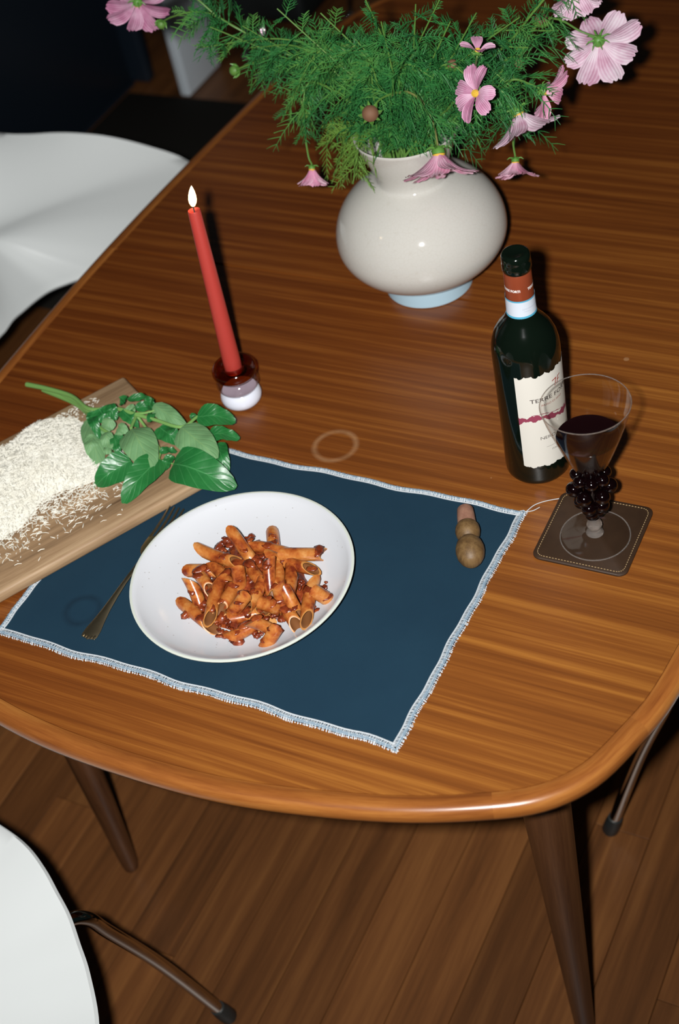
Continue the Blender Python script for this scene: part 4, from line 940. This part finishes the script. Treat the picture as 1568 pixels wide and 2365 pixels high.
# ------------------------------------------------------------------ vase
VC = (-.0055, .0262)
vs = thing('flower_vase', 'bulbous cream crackle-glazed vase with flared neck on a pale blue foot', 'vase', (VC[0], VC[1], ZT))
bp_ = [(.057, .0235)]
for k in range(40):
    u = -1.0 + (1.0 + 1.145) * k / 39
    bp_.append((.1135 * math.cos(u), .0870 + (.090 if u > 0 else .069) * math.sin(u)))
neck = [(.0458, .1712), (.0460, .1760), (.0475, .1830), (.0505, .1915), (.0545, .2015), (.0590, .2125), (.0625, .2225), (.0655, .2315), (.0668, .2350), (.0662, .2366), (.0645, .2360), (.0575, .2160), (.0505, .1980), (.0455, .1850), (.0435, .176), (.0440, .165), (.052, .150), (.060, .12), (.060, .07), (.04, .035), (0, .03)]
obj('body', lathe(bp_ + neck, 96), M['vase'], vs, sharp=80)
obj('foot', lathe([(0, 0), (.0560, 0), (.0592, .0012), (.0590, .012), (.0585, .0245), (0, .0250)], 72), M['vase_foot'], vs)

# ------------------------------------------------------------------ cosmos
def fronds(p, rr, lo=.35, dens=1.0, length=.06, rad=.00062):
    """feathery leaves along a stem polyline"""
    mb = MB(); n = len(p)
    tot = sum((p[i + 1] - p[i]).length for i in range(n - 1))
    k = max(2, int(tot * (1 - lo) / .0195 * dens))
    for q in range(k):
        t = lo + (1 - lo) * (q + .5 * rr.random()) / k
        i = min(n - 2, int(t * (n - 1))); o = p[i]; ax_ = (p[i + 1] - p[i]).normalized()
        a0 = rr.random() * 2 * PI
        for side in range(2):
            a = a0 + PI * side
            pr = ax_.orthogonal().normalized(); pr = Quaternion(ax_, a) @ pr
            d = (ax_ * .55 + pr * .9 + Vector((0, 0, -.12))).normalized(); L = length * (.55 + .6 * rr.random())
            if t > .85: L *= .6
            rp = [o + d * L * s + Vector((0, 0, -1)) * (L * .35 * s * s) for s in (0, .33, .66, 1)]
            mb.add(tube(rp, [rad * 1.15, rad, rad * .9, rad * .4], 3, False))
            nn = d.orthogonal().normalized(); nn = Quaternion(d, rr.random() * 3) @ nn
            m_ = 7
            for s in range(1, m_):
                u = s / m_; bpt = o + d * L * u + Vector((0, 0, -1)) * (L * .35 * u * u)
                for sg in (1, -1):
                    pd = (d * .75 + nn * sg * .8 + Vector((rr.random() - .5, rr.random() - .5, rr.random() - .6)) * .35).normalized()
                    pl_ = L * .42 * (1 - u * .5) * (.7 + .5 * rr.random())
                    cv = Vector((rr.random() - .5, rr.random() - .5, -.5)) * .3
                    e1, e2 = bpt + pd * pl_ * .5 + cv * pl_ * .25, bpt + pd * pl_ + cv * pl_ * .9
                    mb.add(tube([bpt, e1, e2], [rad * .95, rad * .85, rad * .35], 3, False))
                    if s < m_ - 2 and rr.random() < .65:
                        pd2 = (pd * .8 + d * .6).normalized(); mb.add(tube([e1, e1 + pd2 * pl_ * .55], [rad * .8, rad * .35], 3, False))
    return mb.vf
rr = random.Random(3)
def in_neck():
    a = rr.random() * 2 * PI; r = .034 * math.sqrt(rr.random())
    return Vector((VC[0] + r * math.cos(a), VC[1] + r * math.sin(a), ZT + .10)), Vector((VC[0] + 1.1 * r * math.cos(a), VC[1] + 1.1 * r * math.sin(a), ZT + .215))
PETALS = {}
def petal(L, seed, pale='petal'):
    k = (round(L, 4), seed % 3, pale)
    if k not in PETALS: PETALS[k] = leaf_mesh('petal', L, L * .62, M[pale], arch=.10, cup=.10, kind='petal', seed=seed, nu=9, nv=9)
    return PETALS[k]
M['petal_pale'] = M['petal'].copy(); M['petal_pale'].name = 'pale_pink_petal'
for n_ in M['petal_pale'].node_tree.nodes:
    if n_.type == 'VALTORGB':
        for e_, c_ in zip(n_.color_ramp.elements, ((.50, .26, .36), (.66, .46, .56), (.74, .62, .68))): e_.color = (*c_, 1)
M['petal_lifted'] = M['petal'].copy(); M['petal_lifted'].name = 'brightened_petal'  # petal pink with light put in, for heads the flash only grazes
for n_ in M['petal_lifted'].node_tree.nodes:
    if n_.type == 'VALTORGB':
        for e_, c_ in zip(n_.color_ramp.elements, ((.58, .20, .34), (.76, .38, .52), (.84, .58, .68))): e_.color = (*c_, 1)
def head(root, base, c, fc, L, n, cup, seed):
    """flower head at c (root-relative) looking along fc"""
    r2 = random.Random(seed); fd = Vector(fc).normalized(); Fm = frame_z(fd); rd = L * .17
    cal = MB()
    cal.add(xf(lathe([(0, -rd * 1.3), (rd * .55, -rd * 1.15), (rd * .95, -rd * .6), (rd * 1.0, -.0004), (0, 0)], 14), Fm))
    for k in range(8):
        a = 2 * PI * k / 8 + .2; d = Fm @ Vector((math.cos(a), math.sin(a), -.35)); cal.add(tube([Fm @ Vector((rd * .6 * math.cos(a), rd * .6 * math.sin(a), -rd * .9)), Fm @ Vector((rd * 1.5 * math.cos(a), rd * 1.5 * math.sin(a), -rd * 1.0)), Fm @ Vector((rd * 2.1 * math.cos(a), rd * 2.1 * math.sin(a), -rd * .6))], [rd * .2, rd * .16, rd * .03], 4))
    obj('calyx', cal.vf, M['calyx'], root, c)
    dm = MB(); dm.add(xf(lathe([(0, rd * .95), (rd * .5, rd * .85), (rd * .85, rd * .5), (rd * .95, 0)], 14), Fm))
    for k in range(26):
        a = k * 2.4; q = rd * .85 * math.sqrt(k / 26); dm.add(ico(Fm @ Vector((q * math.cos(a), q * math.sin(a), rd * (.95 - .5 * (q / rd) ** 2))), rd * .16, 1))
    obj('disc', dm.vf, M['disc'], root, c)
    for k in range(n):
        a = 2 * PI * (k + .25 * (r2.random() - .5)) / n + seed; cp = cup + .28 * (r2.random() - .5)
        d = Fm @ Vector((math.cos(a) * math.cos(cp), math.sin(a) * math.cos(cp), math.sin(cp)))
        nrm = Fm @ Vector((-math.cos(a) * math.sin(cp), -math.sin(a) * math.sin(cp), math.cos(cp)))
        o = link('petal', petal(L, k + seed, 'petal_pale' if seed in (1, 2, 6) else 'petal_lifted' if seed in (5, 7, 8, 9) else 'petal'), root)
        mm = basis((0, 0, 0), d, nrm); mm.translation = Vector(c) + Fm @ Vector((math.cos(a) * rd * .7, math.sin(a) * rd * .7, 0))
        s = .9 + .18 * r2.random(); o.matrix_local = mm @ Matrix.Scale(s, 4) @ Matrix.Rotation((r2.random() - .5) * .5, 4, 'X')
FLAB = ['large pale pink cosmos seen from behind, farthest right', 'pink cosmos cut off by the top edge, above the large pale one', 'tiny three-petalled pink cosmos standing above the side-on yellow-centred one', 'pink cosmos turned left showing its yellow centre, right of the foliage', 'pink cosmos seen from the side, between the large pale one and the drooping one', 'drooping pale pink cosmos with cupped petals above the small hanging one', 'small hanging pink cosmos low at the right of the vase', 'spread pink cosmos hanging in front of the vase neck', 'half-closed pink cosmos hanging at the left of the vase', 'pink cosmos at the upper left over the dark wall, cut by the top edge']
for i, (c, fc, L, n, cup, st) in enumerate(FLOWERS):
    b0, b1 = in_neck(); t = thing('cosmos_flower', FLAB[i], 'flower', b0, group='cosmos flowers in the vase')
    p = [q - b0 for q in spline([b0, b1] + [Vector(q) for q in st] + [Vector(c) - Vector(fc) * L * .22], 6)]
    obj('stem', tube(p, [.0017 - .0006 * k / len(p) for k in range(len(p))], 6), M['stem_brown' if i == 7 else 'stem'], t)
    head(t, b0, Vector(c) - b0, fc, L, n, cup, i + 1)
    tag(obj('foliage', fronds(p[:int(len(p) * .78)], rr, .30, .85, .055), M['fern'], t, smooth=False), kind='stuff')
BLAB = ['brown spent cosmos head with green sepals over the vase mouth', 'round green cosmos bud farthest left, on a bare stalk', 'small green cosmos bud below the upper left flower', 'brownish cosmos bud at the bend of the right-hand stems', 'orange-tipped cosmos bud right of the yellow-centred flower', 'reddish cosmos bud left of the yellow-centred flower', 'thin green cosmos bud above the half-closed flower at left']
for i, (c, fc, r, kk, st) in enumerate(BUDS):
    b0, b1 = in_neck(); t = thing('cosmos_bud', BLAB[i], 'flower bud', b0, group='cosmos buds in the vase')
    p = [q - b0 for q in spline([b0, b1] + [Vector(q) for q in st] + [Vector(c) - Vector(fc) * r * .6], 6)]
    obj('stem', tube(p, [.0016 - .0005 * k / len(p) for k in range(len(p))], 6), M['stem'], t)
    Fm = frame_z(fc); cc = Vector(c) - b0
    obj('bud', xf(lathe([(0, -r * .8), (r * .6, -r * .6), (r * .95, 0), (r * .8, r * .5), (r * .4, r * .8), (0, r * .88)], 14), Fm), M['seedhead' if kk == 'b' else 'stem'], t, cc)
    sm = MB()
    for k in range(8):
        a = 2 * PI * k / 8; sm.add(tube([Fm @ Vector((r * .4 * math.cos(a), r * .4 * math.sin(a), -r * .7)), Fm @ Vector((r * 1.0 * math.cos(a), r * 1.0 * math.sin(a), -r * .3)), Fm @ Vector((r * 1.35 * math.cos(a), r * 1.35 * math.sin(a), r * .3))], [r * .3, r * .26, r * .05], 4))
    obj('sepals', sm.vf, M['calyx'], t, cc)
    tag(obj('foliage', fronds(p[:int(len(p) * .8)], rr, .30, .7, .05), M['fern'], t, smooth=False), kind='stuff')
SLAB = {0: 'wispy cosmos sprig reaching farthest left, over the pale door jamb', 3: 'cosmos sprig with curled tips over the left table edge', 4: 'cosmos sprig hanging lowest at the left, above the half-closed flower',
        14: 'cosmos sprig rising straight up to the top edge above the vase', 26: 'cosmos sprig reaching farthest right, under the large pale flower', 21: 'cosmos sprig hanging lowest at the right of the vase neck',
        23: 'cosmos sprig at the top right beside the brownish bud', 27: 'cosmos sprig drooping between the yellow-centred and the cupped flower', 9: 'cosmos sprig rising to the top edge left of the vase', 6: 'cosmos sprig drooping just left of the vase mouth'}
for i, tp in enumerate(SPRIGS):
    tp = Vector(tp); b0, b1 = in_neck(); t = thing('cosmos_sprig', 'feathery green cosmos sprig without a flower, massed in the vase', 'sprig', b0, group='leafy cosmos sprigs in the vase')
    if i in SLAB: t['label'] = SLAB[i]; del t['group']
    up = max(.03, .11 - .12 * max(0, (tp.z - ZT - .3)))
    mid = b1 * .45 + tp * .55; mid.z = max(mid.z, b1.z + .06) + (up * .6 if tp.z < ZT + .34 else .02)
    p = [q - b0 for q in spline([b0, b1, b1 * .72 + mid * .28 + Vector((0, 0, .035)), mid, tp], 7)]
    yg = i in (29, 42, 43)
    if yg:
        mid = Vector((tp.x * .6 + b1.x * .4, tp.y * .6 + b1.y * .4, max(b1.z + .035, tp.z + .035))); p = [q - b0 for q in spline([b0, b1, b1 * .6 + mid * .4 + Vector((0, 0, .015)), mid, tp], 7)]
        t['label'] = {29: 'yellow-green cosmos sprig drooping lowest at the left of the vase neck', 42: 'yellow-green cosmos sprig spread flat at the left of the vase mouth', 43: 'yellow-green cosmos sprig hanging against the left shoulder of the vase'}[i]; del t['group']
    obj('stem', tube(p, [.0017 - .0009 * k / len(p) for k in range(len(p))], 6), M['stem'], t)
    tag(obj('foliage', fronds(p, rr, .34 if not yg else .58, 1.0 if not yg else 1.5, .058), M['fern_young' if yg else 'fern'], t, smooth=False), kind='stuff')
